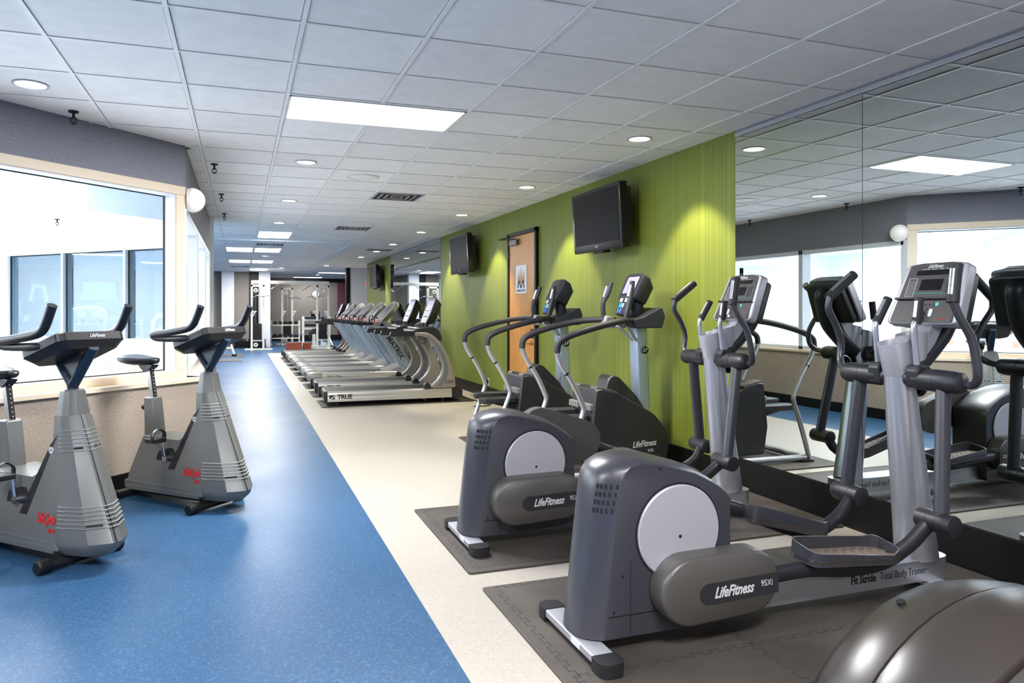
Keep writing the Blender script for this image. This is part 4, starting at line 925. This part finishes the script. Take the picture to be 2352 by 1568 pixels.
def make_matrix(label):
    t = thing('treadmill', label, 'treadmill', (0, 0, 0), 0, 'row of treadmills')
    for s in (-1, 1):
        sr = MB().prism(rpoly([(s*.41, .12), (s*.42, .19), (s*.405, .24), (s*.36, .255), (s*.31, .245), (s*.31, .12)], .012, 2), .26, 1.85, 'x').done('side_rail', 'rail_silver', t)
        MB().loft([[Vector((x, s*.365+.062*k*math.cos(a), .185+.085*k*math.sin(a))) for a in [2*PI*i/18 for i in range(18)]] for x, k in ((.0, .25), (.012, .55), (.04, .85), (.09, 1.0), (.18, 1.02), (.27, .97))]).done('end_cap', 'tread_grey', t, 0, 60)
        # straight slanted mast
        d = Vector((-.60, 0, .75)).normalized(); nx = Vector((d.z, 0, -d.x))
        p0 = Vector((1.80, 0, .32)); p1 = Vector((1.27, 0, 1.09))
        q = [p0-nx*.13, p0+nx*.09, p1+nx*.09, p1-nx*.11]
        ms_ = MB().prism([(v.x, v.z) for v in q], s*.36, s*.42, 'y').done('mast', 'mast_blue_silver', t, .012)
        q2 = [p0+nx*.055, p0+nx*.075, p1+nx*.075, p1+nx*.055]
        MB().prism([(v.x, v.z) for v in q2], s*.419, s*.422, 'y').done('mast_groove', 'tread_stripe', ms_)
        for k in (.1, .5, .9):
            c = p0.lerp(p1, k)-nx*.07; MB().cyl((c.x, s*.418, c.z), (c.x, s*.424, c.z), .008, n=10).done('bolt', 'iron', ms_)
        if s < 0:
            c = p0.lerp(p1, .46); dd = (p0-p1).normalized()
            text('brand_lettering', 'MATRIX', .125, 'lettering_dark', ms_, (c.x, -.4215, c.z), (dd.x, 0, dd.z), (-dd.z, 0, dd.x), 0, .003, sx=1.05)
            text('model_lettering', 'MX-T5x', .06, 'lettering_dark', sr, (.48, -.4215, .188), (1, 0, 0), (0, 0, 1), 0, .0, sx=1.25)
        MB().tube([(.87, s*.37, 1.105), (1.20, s*.37, 1.105)], .028, 12).done('handrail', 'black_plastic', t)
        MB().prism(rpoly([(1.16, 1.075), (1.45, 1.05), (1.50, 1.10), (1.38, 1.15), (1.18, 1.135)], .02, 3), s*.31, s*.42, 'y').done('handrail_joint', 'tread_grey', t, .015)
    MB().prism(rpoly([(.02, .13), (.02, .24), (1.75, .245), (1.75, .13)], .03, 3), -.315, .315, 'y').done('belt', 'belt', t)
    hood = MB(); rr = []
    for x, z, w in ((1.38, .25, .40), (1.48, .275, .42), (1.60, .335, .43), (1.75, .39, .43), (1.88, .40, .42), (1.98, .34, .40), (2.03, .22, .38)):
        rr.append([Vector((x, -w, .08)), Vector((x, -w, z*.62)), Vector((x, -w*.8, z*.93)), Vector((x, -w*.4, z)), Vector((x, w*.4, z)), Vector((x, w*.8, z*.93)), Vector((x, w, z*.62)), Vector((x, w, .08))])
    hood.loft(rr).done('motor_hood', 'matrix_grey', t, 0, 35)
    MB().box(1.70, 1.78, -.06, .06, .392, .402).done('hood_label', 'white_plastic', t)
    for x in (.2, 1.75):
        for s in (-1, 1): MB().cyl((x, s*.30, 0), (x, s*.30, .14), .03, n=12).done('foot', 'black_plastic', t)
    fr = face_frame((1.42, 0, 1.29), (0, -1, 0), (.42, 0, .44))
    hd = rpoly([(-.40, -.31), (.40, -.31), (.38, .12), (.22, .32), (-.22, .32), (-.38, .12)], [.05, .05, .15, .2, .2, .15], 6)
    h = MB().loft([[fr @ Vector((x, y, n)) for x, y in q] for q, n in (([(x*.85, y*.9) for x, y in hd], -.10), ([(x*.98, y*.98) for x, y in hd], -.05), (hd, -.015), ([(x*.96, y*.97) for x, y in hd], .0))]).done('console', 'tread_grey', t, 0, 35)
    MB().prism(rpoly([(-.34, -.13), (.34, -.13), (.31, .10), (.19, .25), (-.19, .25), (-.31, .10)], .05, 4), 0, .003, 'z', fr).done('console_face', 'matrix_face', h)
    MB().prism(rect(-.15, .15, .06, .18, .01), .003, .005, 'z', fr).done('display', 'slate', h)
    MB().prism(rect(-.34, -.16, -.29, -.16, .02), 0, .003, 'z', fr).prism(rect(.16, .34, -.29, -.16, .02), 0, .003, 'z', fr).done('cup_well', 'black_plastic', h)
    MB().prism(rect(-.06, .06, -.27, -.17, .02), 0, .018, 'z', fr).done('stop_button', 'exit_red', h)
    MB().tube([on(fr, -.30, -.30, .02), on(fr, -.26, -.20, .10), on(fr, -.14, -.16, .10), on(fr, -.12, -.16, .02)], .012, 8, 3).tube([on(fr, .30, -.30, .02), on(fr, .26, -.20, .10), on(fr, .14, -.16, .10), on(fr, .12, -.16, .02)], .012, 8, 3).done('front_grip', 'black_plastic', h)
    return t
TY0, TPI = 10.76, 1.30
tl_ = ['nearest treadmill of the row, silver side rail with black lettering and curved uprights', 'second treadmill of the row, black with lit violet screen and curved uprights',
       'third treadmill of the row, nearest with straight silver masts and slanted grey console', 'fourth treadmill of the row, second of those with straight masts',
       'fifth treadmill of the row, the middle one of those with straight masts', 'sixth treadmill of the row, with straight masts', 'seventh treadmill of the row, last of those with straight masts',
       'eighth treadmill of the row, beyond those with straight masts, curved uprights', 'ninth and farthest treadmill of the row, before the cable machine']
ta = make_true(tl_[0]); ta.location = (1.10, TY0, MZ)
tb = make_matrix(tl_[2]); tb.location = (1.08, TY0+2*TPI, MZ)
dup(ta, (1.10, TY0+TPI, MZ), 0, tl_[1])
for k in range(3, 7): dup(tb, (1.08, TY0+k*TPI, MZ), 0, tl_[k])
for k in (7, 8): dup(ta, (1.10, TY0+k*TPI, MZ), 0, tl_[k])

# ------------------------------------------------------------------ mats
def puzzle_edge(x0, x1, n, amp):
    pts = [(x0, 0)]
    st = (x1-x0)/n
    for i in range(n):
        a = x0+st*i
        pts += [(a+st*.30, 0), (a+st*.24, amp), (a+st*.76, amp), (a+st*.70, 0)]
    return pts
def make_mat(name, label, x0, x1, y0, y1, seams_x=(), seams_y=(), m='foam_mat', group=None):
    o = MB().prism(rect(x0, x1, y0, y1, .02, 3), 0, .0125, 'z').done(name, m, None, .004)
    o2 = tag(o, label, 'floor mat', group)
    sm = MB()
    def strip(p):
        for a, b in zip(p, p[1:]):
            d = Vector((b[0]-a[0], b[1]-a[1], 0))
            if d.length < 1e-5: continue
            n = Vector((-d.y, d.x, 0)).normalized()*.0016
            A, B = Vector((a[0], a[1], .0129)), Vector((b[0], b[1], .0129))
            sm.quad(A-n, B-n, B+n, A+n)
    for x in seams_x: strip([(x+v, u) for u, v in puzzle_edge(y0+.05, y1-.05, max(4, int((y1-y0)/.085)), .022)])
    for y in seams_y: strip([(u, y+v) for u, v in puzzle_edge(x0+.05, x1-.05, max(4, int((x1-x0)/.085)), .022)])
    if seams_x or seams_y: sm.done('puzzle_seam', 'seam_brown', o)
    return o
make_mat('floor_mat', 'brown-black interlocking foam mat under the nearest elliptical trainer', 1.115, 3.595, .55, 3.37, (1.165, 1.95, 2.80), (2.42, 1.48, 3.33))
make_mat('floor_mat', 'brown-black interlocking foam mat under the second elliptical trainer', 1.115, 3.595, 3.575, 4.84, (1.16, 2.35), (3.62, 4.79))
make_mat('floor_mat', 'dark foam mat under the two stair steppers', 2.20, 3.595, 4.99, 7.45, (2.9,), (6.2,))
md = ['under the nearest treadmill', 'under the second treadmill', 'under the third treadmill', 'under the fourth treadmill', 'under the fifth treadmill', 'under the sixth treadmill', 'under the seventh treadmill', 'under the eighth treadmill', 'under the farthest treadmill']
for k in range(9):
    make_mat('floor_mat', 'narrow dark foam mat '+md[k], 1.075, 3.30, TY0+TPI*k-.43, TY0+TPI*k+.39, (1.12,) if k < 3 else (), (), 'foam_dark', group='mats under the treadmills')

# ------------------------------------------------------------------ things on the walls
def make_tv(label, y, z, w=1.04, h=.63, depth=.20):
    t = thing('flat_screen_tv', label, 'television', (XW, y, z), 0, 'wall mounted televisions')
    mx = Matrix.Translation((-depth, 0, 0)) @ Matrix.Rotation(R(-3.5), 4, 'Y')
    MB().prism(rect(-w/2, w/2, -h/2, h/2, .02, 4), -.045, .045, 'x', mx).done('casing', 'black_gloss', t, .012)
    MB().prism(rect(-w/2+.05, w/2-.05, -h/2+.06, h/2-.045, .01, 3), .045, .11, 'x', mx).done('rear_shell', 'black_plastic', t, .02)
    MB().prism(rect(-w/2+.045, w/2-.045, -h/2+.075, h/2-.04, .003), -.0475, -.045, 'x', mx).done('screen', 'black_plastic_screen', t)
    MB().prism(rect(-.11, .11, -h/2-.022, -h/2+.03, .01), -.03, .05, 'x', mx).done('sensor_bar', 'black_gloss', t)
    text('brand_lettering', 'PHILIPS', .02, 'lettering', t, mx @ Vector((-.0465, 0, -h/2+.045)), (0, -1, 0), (0, 0, 1))
    MB().box(-depth+.08, -.006, -.10, .10, -.10, .10).box(-.014, -.002, -.16, .16, -.2, .2).done('wall_bracket', 'iron', t)
    return t
mat('black_plastic_screen', (11, 11, 14), .45, spec=.15)
make_tv('large television on the green wall right of the wooden door, nearest of the three', 6.56, 2.28)
make_tv('television on the green wall left of the wooden door', 11.42, 2.28)
make_tv('farthest television, on the green strip beyond the mirror bay', 19.6, 2.26)
# door
d = MB(); d.box(3.575, 3.70, 8.60, 8.655, 0, 2.44).box(3.575, 3.70, 9.605, 9.66, 0, 2.44).box(3.575, 3.70, 8.60, 9.66, 2.385, 2.44)
door = struct(d.done('door_1', 'base_black', bevel=.004))
lf = MB().box(3.592, 3.64, 8.66, 9.60, .01, 2.382).done('leaf', 'oak', door)
hd = MB().cyl((3.592, 8.74, .93), (3.584, 8.74, .93), .028).tube([(3.586, 8.74, .93), (3.545, 8.74, .93), (3.54, 8.76, .93), (3.54, 8.87, .925)], .009, 10).done('lever_handle', 'gold', lf)
MB().box(3.58, 3.592, 8.70, 8.78, 1.0, 1.12).done('lock', 'iron', lf)
cl = MB().box(3.545, 3.592, 9.22, 9.50, 2.26, 2.335).done('closer', 'slate', lf, .006)
MB().tube([(3.55, 9.28, 2.34), (3.48, 9.72, 2.365), (3.58, 9.55, 2.40)], .010, 8).done('closer_arm', 'iron', lf)
for z in (.25, 1.2, 2.15): MB().cyl((3.59, 9.602, z-.05), (3.59, 9.602, z+.05), .01, n=10).done('hinge', 'iron', lf)
t = thing('door_sign', 'white poster with a golden crown emblem and small lettering on the wooden door', 'sign', (3.591, 9.14, 1.785))
MB().box(-.004, 0, -.195, .195, -.19, .19).done('sheet', 'sign_white', t)
cr = MB()
for a, b in (([(-.125, -.02), (-.13, .07), (-.075, -.02)], 0), ([(-.09, -.02), (-.075, .11), (-.03, -.02)], 0), ([(-.045, -.02), (0, .15), (.045, -.02)], 0), ([(.03, -.02), (.075, .11), (.09, -.02)], 0), ([(.075, -.02), (.13, .07), (.125, -.02)], 0), ([(-.125, -.02), (.125, -.02), (.10, -.06), (-.10, -.06)], 0)):
    cr.prism([(-x, z) for x, z in a], -.006, -.004, 'x')
for x, z in ((-.13, .075), (-.075, .115), (0, .155), (.075, .115), (.13, .075)): cr.cyl((-.006, x, z), (-.004, x, z), .009, n=12)
cr.done('crown_emblem', 'gold', t)
mk = MB()
for p in ([(-.11, -.02), (-.08, -.02), (-.095, -.12), (-.125, -.12)], [(-.08, -.02), (-.05, -.02), (0, -.10), (0, -.12), (-.02, -.12)], [(.08, -.02), (.05, -.02), (0, -.10), (0, -.12), (.02, -.12)], [(.11, -.02), (.08, -.02), (.095, -.12), (.125, -.12)]):
    mk.prism([(-x, z) for x, z in p], -.008, -.006, 'x')
mk.done('emblem_letters', 'base_black', t)
text('sign_lettering', 'MONARCH PLACE', .042, 'lettering_dark', t, (-.006, 0, -.155), (0, -1, 0), (0, 0, 1), sx=.95)
def outlet(name, label, x, y, z, m, mm):
    t = thing(name, label, 'power outlet', (x, y, z))
    MB().box(-.006, 0, -.036, .036, -.058, .058).done('cover_plate', m, t, .003)
    MB().prism(stadium((0, .026), (0, .014), .016), -.009, -.006, 'x').prism(stadium((0, -.014), (0, -.026), .016), -.009, -.006, 'x').done('socket', mm, t)
    s = MB()
    for dz in (.02, -.02): s.box(-.0095, -.009, -.008, -.005, dz-.004, dz+.006).box(-.0095, -.009, .005, .008, dz-.004, dz+.006)
    s.done('slots', 'dark_gap', t)
    return t
outlet('wall_outlet', 'white wall outlet low on the green wall, left of the wooden door', XW, 10.60, .255, 'white_plastic', 'white_plastic')
outlet('wall_outlet', 'dark outlet plate with white sockets in the black base below the mirror', XW-.012, 3.16, .118, 'taupe', 'white_plastic')
t = tag(MB().box(-.03, 0, -.025, .025, -.03, .03).tube([(-.02, 0, -.03), (-.05, .01, -.16), (-.10, .10, -.235), (-.14, .2, -.243), (-.16, .35, -.243)], .006, 8, 6).done('power_plug', 'black_plastic'), 'black power plug and cord in the outlet left of the door', 'power cord')
t.location = (XW-.009, 10.60, .262)
tag(MB().tube([(3.16, 10.9, .08), (3.27, 10.7, .022), (3.34, 10.3, .008), (3.40, 9.9, .008), (3.3, 9.75, .008), (3.1, 9.72, .008)], .008, 8, 6).done('power_cable', 'black_plastic'), 'black power cable on the floor behind the nearest treadmill', 'power cable')
for sx in (): pass
# globe lamp on the corner jamb
t = thing('wall_lamp', 'white half globe lamp on the corner of the window wall', 'wall lamp', (-.43, 6.72, 2.31))
MB().lathe([(.10, .0), (.10, .012), (.09, .02)], (0, 0, 0), (1, 0, 0)).done('base', 'white_plastic', t)
MB().lathe([(.098, .012)]+[(.105*math.cos(R(a)), .04+.105*math.sin(R(a))) for a in range(0, 91, 9)], (0, 0, 0), (1, 0, 0), 32).done('globe', 'globe', t, 0, 80)
tag(box('wall_sticker', 'lime', -.429, -.427, 6.72, 6.80, .86, 1.06), 'lime green sticker on the window jamb by the corner', 'sticker')
# exit sign, fire alarm, clock
t = thing('exit_sign', 'small white and red exit sign on the far grey wall', 'exit sign', (4.0, 24.19, 2.22))
MB().box(-.09, .17, -.03, 0, -.11, .11).done('housing', 'white_plastic', t, .004)
text('exit_lettering', 'EXIT', .13, 'exit_red', t, (.045, -.0305, 0), (1, 0, 0), (0, 0, 1), 0, .003, sx=.75)
tag(box('wall_fire_alarm', 'alarm_red', 3.98, 4.12, 24.14, 24.199, 2.44, 2.60, bevel=.005), 'dark red fire alarm box above the exit sign', 'fire alarm')
t = thing('wall_clock', 'round white wall clock, a mirror reflection built on the added alcove wall', 'clock', (3.15, 32.99, 2.06))  # clock from the mirror image, hung on the added alcove wall
MB().lathe([(.175, 0), (.175, -.03), (.165, -.04), (.155, -.03)], (0, 0, 0), (0, 1, 0), 36, cap=False).done('rim', 'taupe', t)
MB().cyl((0, -.025, 0), (0, -.02, 0), .158, n=36).done('dial', 'sign_white', t)
MB().tube([(0, -.03, 0), (-.10, -.03, .055)], .006, 6).tube([(0, -.032, 0), (.05, -.032, -.05)], .008, 6).done('hands', 'base_black', t)

# ------------------------------------------------------------------ weight area at the far end
def cable_tower(label, loc, rz=0, wide=.40):
    t = thing('cable_tower', label, 'cable machine', loc, rz, 'white cable towers')
    f = MB()
    for x in (-.19, .19): f.box(x-.035, x+.035, -.035, .035, 0, 2.22)
    f.box(-.225, .225, -.035, .035, 2.15, 2.22).box(-.225, .225, -.03, .03, .30, .35).done('frame', 'white_metal', t, .006)
    MB().box(-.42, .48, -.04, .04, .0, .055).box(-.225, -.155, -.45, .35, 0, .055).done('base', 'white_metal', t, .006)
    st = MB()
    for i in range(16): st.box(-.135, .135, -.07, .07, .36+i*.034, .36+i*.034+.030)
    st.done('weight_stack', 'iron', t)
    MB().cyl((-.07, 0, .3), (-.07, 0, 2.15), .010, n=8).cyl((.07, 0, .3), (.07, 0, 2.15), .010, n=8).done('guide_rods', 'chrome', t)
    for z in (2.03, .18):
        p_ = MB().lathe([(.03, -.002), (.055, 0), (.072, .01), (.072, .05), (.03, .052)], (-.06, .02, z), (0, -1, 0), 24).done('pulley', 'white_metal', t)
        MB().cyl((-.06, -.02, z), (-.06, -.036, z), .026).done('hub', 'iron', p_)
    MB().cyl((-.02, 0, .9), (-.02, 0, 2.05), .005, n=6).done('cable', 'black_plastic', t)
    for x in (-.19, .19): MB().prism([(x-.03, 1.25), (x+.16, 1.30), (x+.16, 1.33), (x-.03, 1.33), ], -.03, .03, 'y').prism([(x, 1.05), (x+.13, 1.30), (x+.09, 1.30), (x, 1.12)], -.02, .02, 'y').done('bar_hook', 'white_metal', t)
    MB().tube([(-.15, -.09, 1.80), (.0, -.09, 1.85), (.18, -.09, 1.82), (.34, -.09, 1.85), (.52, -.09, 1.78)], .014, 8, 4).done('pull_bar', 'chrome', t)
    return t
A = cable_tower('left tower of the white cable crossover machine in front of the pilasters', (.55, 25.9, 0))
dup(A, (2.72, 25.9, 0), PI, 'right tower of the white cable crossover machine, behind the treadmill handrails')
B = dup(A, (1.72, 29.4, 0), 0, 'white cable tower added for the mirror reflection, deep in the alcove between the crossover towers')  # stands in for a tower's reflection in the far mirror
t = thing('crossover_beam', 'long white overhead beam joining the two cable towers', 'cable machine', (0, 25.9, 0))
MB().box(.34, 2.93, -.045, .045, 2.25, 2.36).done('beam', 'white_metal', t, .006)
MB().box(.34, .40, -.04, .04, 2.22, 2.25).box(2.87, 2.93, -.04, .04, 2.22, 2.25).done('bracket', 'white_metal', t)
MB().tube([(1.00, -.10, 2.08), (1.25, -.10, 2.26), (1.62, -.10, 2.27), (1.92, -.10, 2.09)], .014, 8, 0).tube([(2.02, -.10, 2.02), (2.30, -.10, 2.22)], .014, 8).done('pull_up_bar', 'chrome', t)
# plyo boxes
def plyo(label, x, y, w, dpt, h):
    t = thing('step_box', label, 'step box', (x, y, 0), 0, 'wooden step boxes')
    MB().box(-w/2, w/2, -dpt/2, dpt/2, 0, h).done('body', 'wood_red', t, .012)
    return t
plyo('larger red-brown wooden step box on the floor in front of the cable machine', 1.70, 25.35, .50, .40, .27)
plyo('smaller red-brown wooden step box beside the larger one, to its right', 2.14, 25.45, .26, .30, .25)
# bench at the left behind the corner
t = thing('weight_bench', 'white framed weight bench on floor mats behind the wall corner', 'weight bench', (-.62, 22.75, .012))
MB().tube([(.30, 0, .52), (.44, 0, .04)], .035, 8).tube([(-.6, 0, .22), (.36, 0, .22)], .032, 8).tube([(-.55, 0, .52), (-.65, 0, .04)], .035, 8).done('frame', 'white_metal', t)
MB().box(.38, .52, -.25, .25, 0, .05).box(-.72, -.58, -.25, .25, 0, .05).done('foot', 'base_black', t)
MB().box(-.75, .30, -.15, .15, .50, .57).done('pad', 'bike_black', t, .02)
make_mat('floor_mat', 'grey-brown mat strip under the bench, farther one', -1.9, .10, 22.2, 23.3)
make_mat('floor_mat', 'grey-brown mat strip by the wall corner, nearer one', -1.7, .05, 20.4, 21.3)
# crates with gear against the back wall
def crate(label, x, y):
    t = thing('storage_crate', label, 'crate', (x, y, 0), 0, 'black crates by the back wall')
    c = MB(); w, dd, h = .30, .17, .30
    for a in range(5):
        z = .02+a*.065; c.box(-w, w, -dd, -dd+.012, z, z+.03).box(-w, w, dd-.012, dd, z, z+.03).box(-w, -w+.012, -dd, dd, z, z+.03).box(w-.012, w, -dd, dd, z, z+.03)
    for a in range(7):
        x_ = -w+.03+a*.09; c.box(x_-.012, x_+.012, -dd, -dd+.012, 0, h).box(x_-.012, x_+.012, dd-.012, dd, 0, h)
    c.box(-w, w, -dd, dd, 0, .02)
    c.done('shell', 'base_black', t)
    MB().tube([(-.18, 0, .02), (-.16, .02, .38)], .03, 8).tube([(.12, .02, .02), (.14, 0, .40)], .02, 8).done('contents', 'iron', t)
    return t
crate('black crate with gear against the back wall, left of the cable machine', -.10, 27.65)
crate('black crate at the foot of the right white pilaster', .56, 27.45)
# bench press with plates
t = thing('bench_press_rack', 'white bench press rack with a round plate in the alcove', 'weight rack', (2.65, 28.2, 0))
f = MB()
for x in (-.42, .55): f.box(x-.04, x+.04, -.05, .05, 0, 1.12)
f.box(-.42, .55, -.04, .04, .62, .70).box(-.42, .55, -.04, .04, .95, 1.03).box(-.42, -.36, -.9, .2, 0, .06).box(.49, .55, -.9, .2, 0, .06).box(-.1, -.04, -.85, .0, .0, .45).box(-.42, .55, -.9, -.84, 0, .06).box(.15, .22, -.88, -.8, 0, .5)
f.tube([(.4, -.05, .62), (.6, -.7, .04)], .03, 8).done('frame', 'white_metal', t, .005)
MB().box(-.36, .40, -.12, .08, 1.03, 1.10).box(-.36, .45, -.10, -.04, .74, .84).done('pad', 'bike_black', t, .015)
MB().lathe([(.22, 0), (.24, .01), (.24, .03), (.22, .04), (.05, .04), (.05, 0)], (.0, -.14, .42), (0, -1, 0), 28, cap=False).cyl((0, -.15, .42), (0, -.155, .42), .2).done('weight_plate', 'iron', t)
MB().cyl((-.75, -.16, .45), (.35, -.16, .45), .016, n=10).done('bar', 'chrome', t)
t = thing('stereo', 'small black portable stereo with a handle on the bench press rack', 'stereo', (2.68, 28.18, 1.102))
MB().box(-.16, .16, -.06, .06, 0, .12).done('body', 'base_black', t, .01)
MB().tube([(-.15, 0, .10), (-.15, 0, .19), (.15, 0, .19), (.15, 0, .10)], .014, 8, 3).done('handle', 'base_black', t)
# dumbbell rack in the alcove and behind the pool windows
def dumbbell(par_label, loc, k):
    t = thing('dumbbell', par_label, 'dumbbell', loc, R(90), 'dumbbells on the racks')
    MB().cyl((-.06, 0, 0), (.06, 0, 0), .016, n=8).done('handle', 'chrome', t)
    r = .055+.006*k
    for s in (-1, 1): MB().lathe([(r*.8, 0), (r, .012), (r, .06), (r*.8, .072)], (s*.055, 0, 0), (s, 0, 0), 6).done('head', 'iron', t)
    return t
def db_rack(label, x, y, n, tiers, wide):
    t = thing('dumbbell_rack', label, 'dumbbell rack', (x, y, 0))
    f = MB()
    for s in (-1, 1): f.box(s*wide/2-.03, s*wide/2+.03, -.25, .25, 0, .05).box(s*wide/2-.03, s*wide/2+.03, .0, .07, 0, tiers[-1]+.1)
    for z in tiers: f.box(-wide/2, wide/2, -.10, -.06, z-.09, z-.05).box(-wide/2, wide/2, .06, .10, z-.09, z-.05)
    f.done('frame', 'white_metal', t, .004)
    return t
db_rack('white two tier dumbbell rack in the alcove', 1.62, 28.9, 5, (.35, .85), 1.05)
i = 0
ordn = ['first', 'second', 'third', 'fourth', 'fifth', 'sixth', 'seventh', 'eighth']
for z, nm in ((.35, 'lower'), (.85, 'upper')):
    for k in range(5):
        dumbbell('black dumbbell %s from the left, %s tier of the alcove rack' % (ordn[k], nm), (1.25+.19*k, 28.9, z-.048+(.080 if z < .5 else .068)), 4 if z < .5 else 2)
# weight area behind the pool hall windows
t = thing('lat_machine', 'white pulley machine with curved top seen through the middle pool window', 'weight machine', (-3.75, 19.4, 0), R(20))
MB().tube([(0, 0, 0), (0, 0, 1.25), (.05, 0, 1.36), (.15, 0, 1.40), (.55, 0, 1.40), (.66, 0, 1.34), (.70, 0, 1.2), (.70, 0, 0)], .05, 10, 2).tube([(-.1, 0, .05), (1.3, 0, .05)], .05, 8).done('frame', 'white_metal', t)
MB().cyl((.20, -.07, 1.27), (.20, .07, 1.27), .09).cyl((.52, -.07, 1.27), (.52, .07, 1.27), .09).cyl((.98, -.07, .78), (.98, .07, .78), .20).done('pulley', 'white_plastic', t)
MB().box(.15, .5, -.2, .2, .45, .52).box(.75, .82, -.18, .18, .5, 1.1).done('pad', 'bike_black', t, .02)
t = thing('plate_rack', 'tall A-shaped plate tree seen through the left pool window', 'weight rack', (-3.95, 17.3, 0), R(30))
MB().tube([(-.45, 0, 0), (-.08, 0, 1.9)], .04, 8).tube([(.45, 0, 0), (.08, 0, 1.9)], .04, 8).box(-.12, .12, -.04, .04, 1.82, 1.9).box(-.5, .5, -.3, .3, 0, .05).done('frame', 'white_metal', t)
for z, r in ((.5, .22), (.95, .19), (1.4, .15)):
    s_ = .45-.37*z/1.9
    for s in (-1, 1): MB().cyl((s*s_, -.12, z), (s*s_, -.06, z), r).done('weight_plate', 'iron', t)
t = thing('flat_screen_tv', 'television with a glowing blue screen seen through the pool windows', 'television', (-4.55, 27.96, 2.0), 0, None)
MB().box(-.55, .55, -.08, 0, -.33, .33).done('casing', 'black_gloss', t, .01)
MB().box(-.51, .51, -.083, -.08, -.29, .29).done('screen', 'blue_screen', t)
db_rack('long white dumbbell rack below the blue screen, behind the pool windows', -4.3, 27.4, 8, (.5, .95), 2.2)
for z, nm in ((.5, 'lower'), (.95, 'upper')):
    for k in range(8):
        dumbbell('black dumbbell %s from the left, %s tier below the blue screen' % (ordn[k], nm), (-5.2+.257*k, 27.4, z+.027), 3)
t = thing('upright_bench', 'white framed bench machine seen through the right pool window', 'weight machine', (-1.9, 17.6, 0), R(40))
MB().tube([(0, 0, 0), (.1, 0, 1.15), (.5, 0, 1.2)], .045, 8, 3).tube([(0, -.3, .04), (0, .3, .04)], .045, 8).tube([(0, 0, .05), (1.0, 0, .05)], .045, 8).tube([(.95, -.25, .04), (.95, .25, .04)], .04, 8).done('frame', 'white_metal', t)
MB().cyl((.3, -.1, .75), (.3, -.04, .75), .24).done('weight_plate', 'disc_silver', t)
MB().box(.4, .85, -.17, .17, .42, .5).box(.45, .53, -.17, .17, 1.12, 1.3).done('pad', 'bike_black', t, .02)

# ------------------------------------------------------------------ pool hall daylight: skylights
def skylight(x, y, sx, sy, rz, p, label):
    t = thing('skylight', label, 'skylight', (x, y, 3.06), rz, 'skylights over the pool hall')
    f = MB(); f.box(-sx, sx, -sy, -sy+.06, -.03, 0).box(-sx, sx, sy-.06, sy, -.03, 0).box(-sx, -sx+.06, -sy, sy, -.03, 0).box(sx-.06, sx, -sy, sy, -.03, 0); f.done('frame', 'frame_white', t)
    MB().box(-sx+.06, sx-.06, -sy+.06, sy-.06, -.012, -.004).done('pane', 'skylight', t)
    l = bpy.data.lights.new('skylight_daylight', 'AREA'); l.shape = 'RECTANGLE'; l.size = 2*sx-.2; l.size_y = 2*sy-.2; l.energy = p; l.color = (.97, .985, 1)
    lo = bpy.data.objects.new('skylight_daylight', l); COL.objects.link(lo); lo.location = (0, 0, -.03); lo.parent = t
SK = 210
skylight(-3.0, 9.2, 1.1, 1.6, R(45), SK, 'bright skylight over the pool hall nearest to the gym windows')
skylight(-7.4, 7.0, 1.6, 2.6, 0, SK*1.6, 'wide bright skylight over the far side of the pool hall')
skylight(-7.3, 14.2, 1.5, 2.2, R(45), SK*1.2, 'bright skylight at the north end of the pool hall')

# ------------------------------------------------------------------ camera, world, view
cam = bpy.data.cameras.new('camera'); co = bpy.data.objects.new('camera', cam); COL.objects.link(co)
co.location = (0, 0, 1.372); co.rotation_euler = (R(90), 0, R(-19.4))
cam.sensor_width = 36; cam.lens = 1663/2352*36; cam.shift_x = (1176-1138)/2352; cam.shift_y = (711-784)/2352
cam.clip_start = .05; cam.clip_end = 100
S.camera = co
w = bpy.data.worlds.new('world'); S.world = w; w.use_nodes = True
w.node_tree.nodes['Background'].inputs['Color'].default_value = (.85, .92, 1, 1); w.node_tree.nodes['Background'].inputs['Strength'].default_value = .3
S.view_settings.view_transform = 'Standard'; S.view_settings.look = 'None'; S.view_settings.gamma = 1; S.view_settings.use_curve_mapping = False
S.view_settings.exposure = 0.8
cy = S.cycles
cy.use_denoising = True
cy.max_bounces = 10; cy.diffuse_bounces = 5; cy.glossy_bounces = 5; cy.transmission_bounces = 6; cy.transparent_max_bounces = 12
cy.caustics_reflective = False; cy.caustics_refractive = False
cy.sample_clamp_indirect = 6.0
for o in COL.objects:
    if o.parent is None and o.type == 'MESH' and 'kind' not in o and 'category' not in o: print('UNTAGGED', o.name)
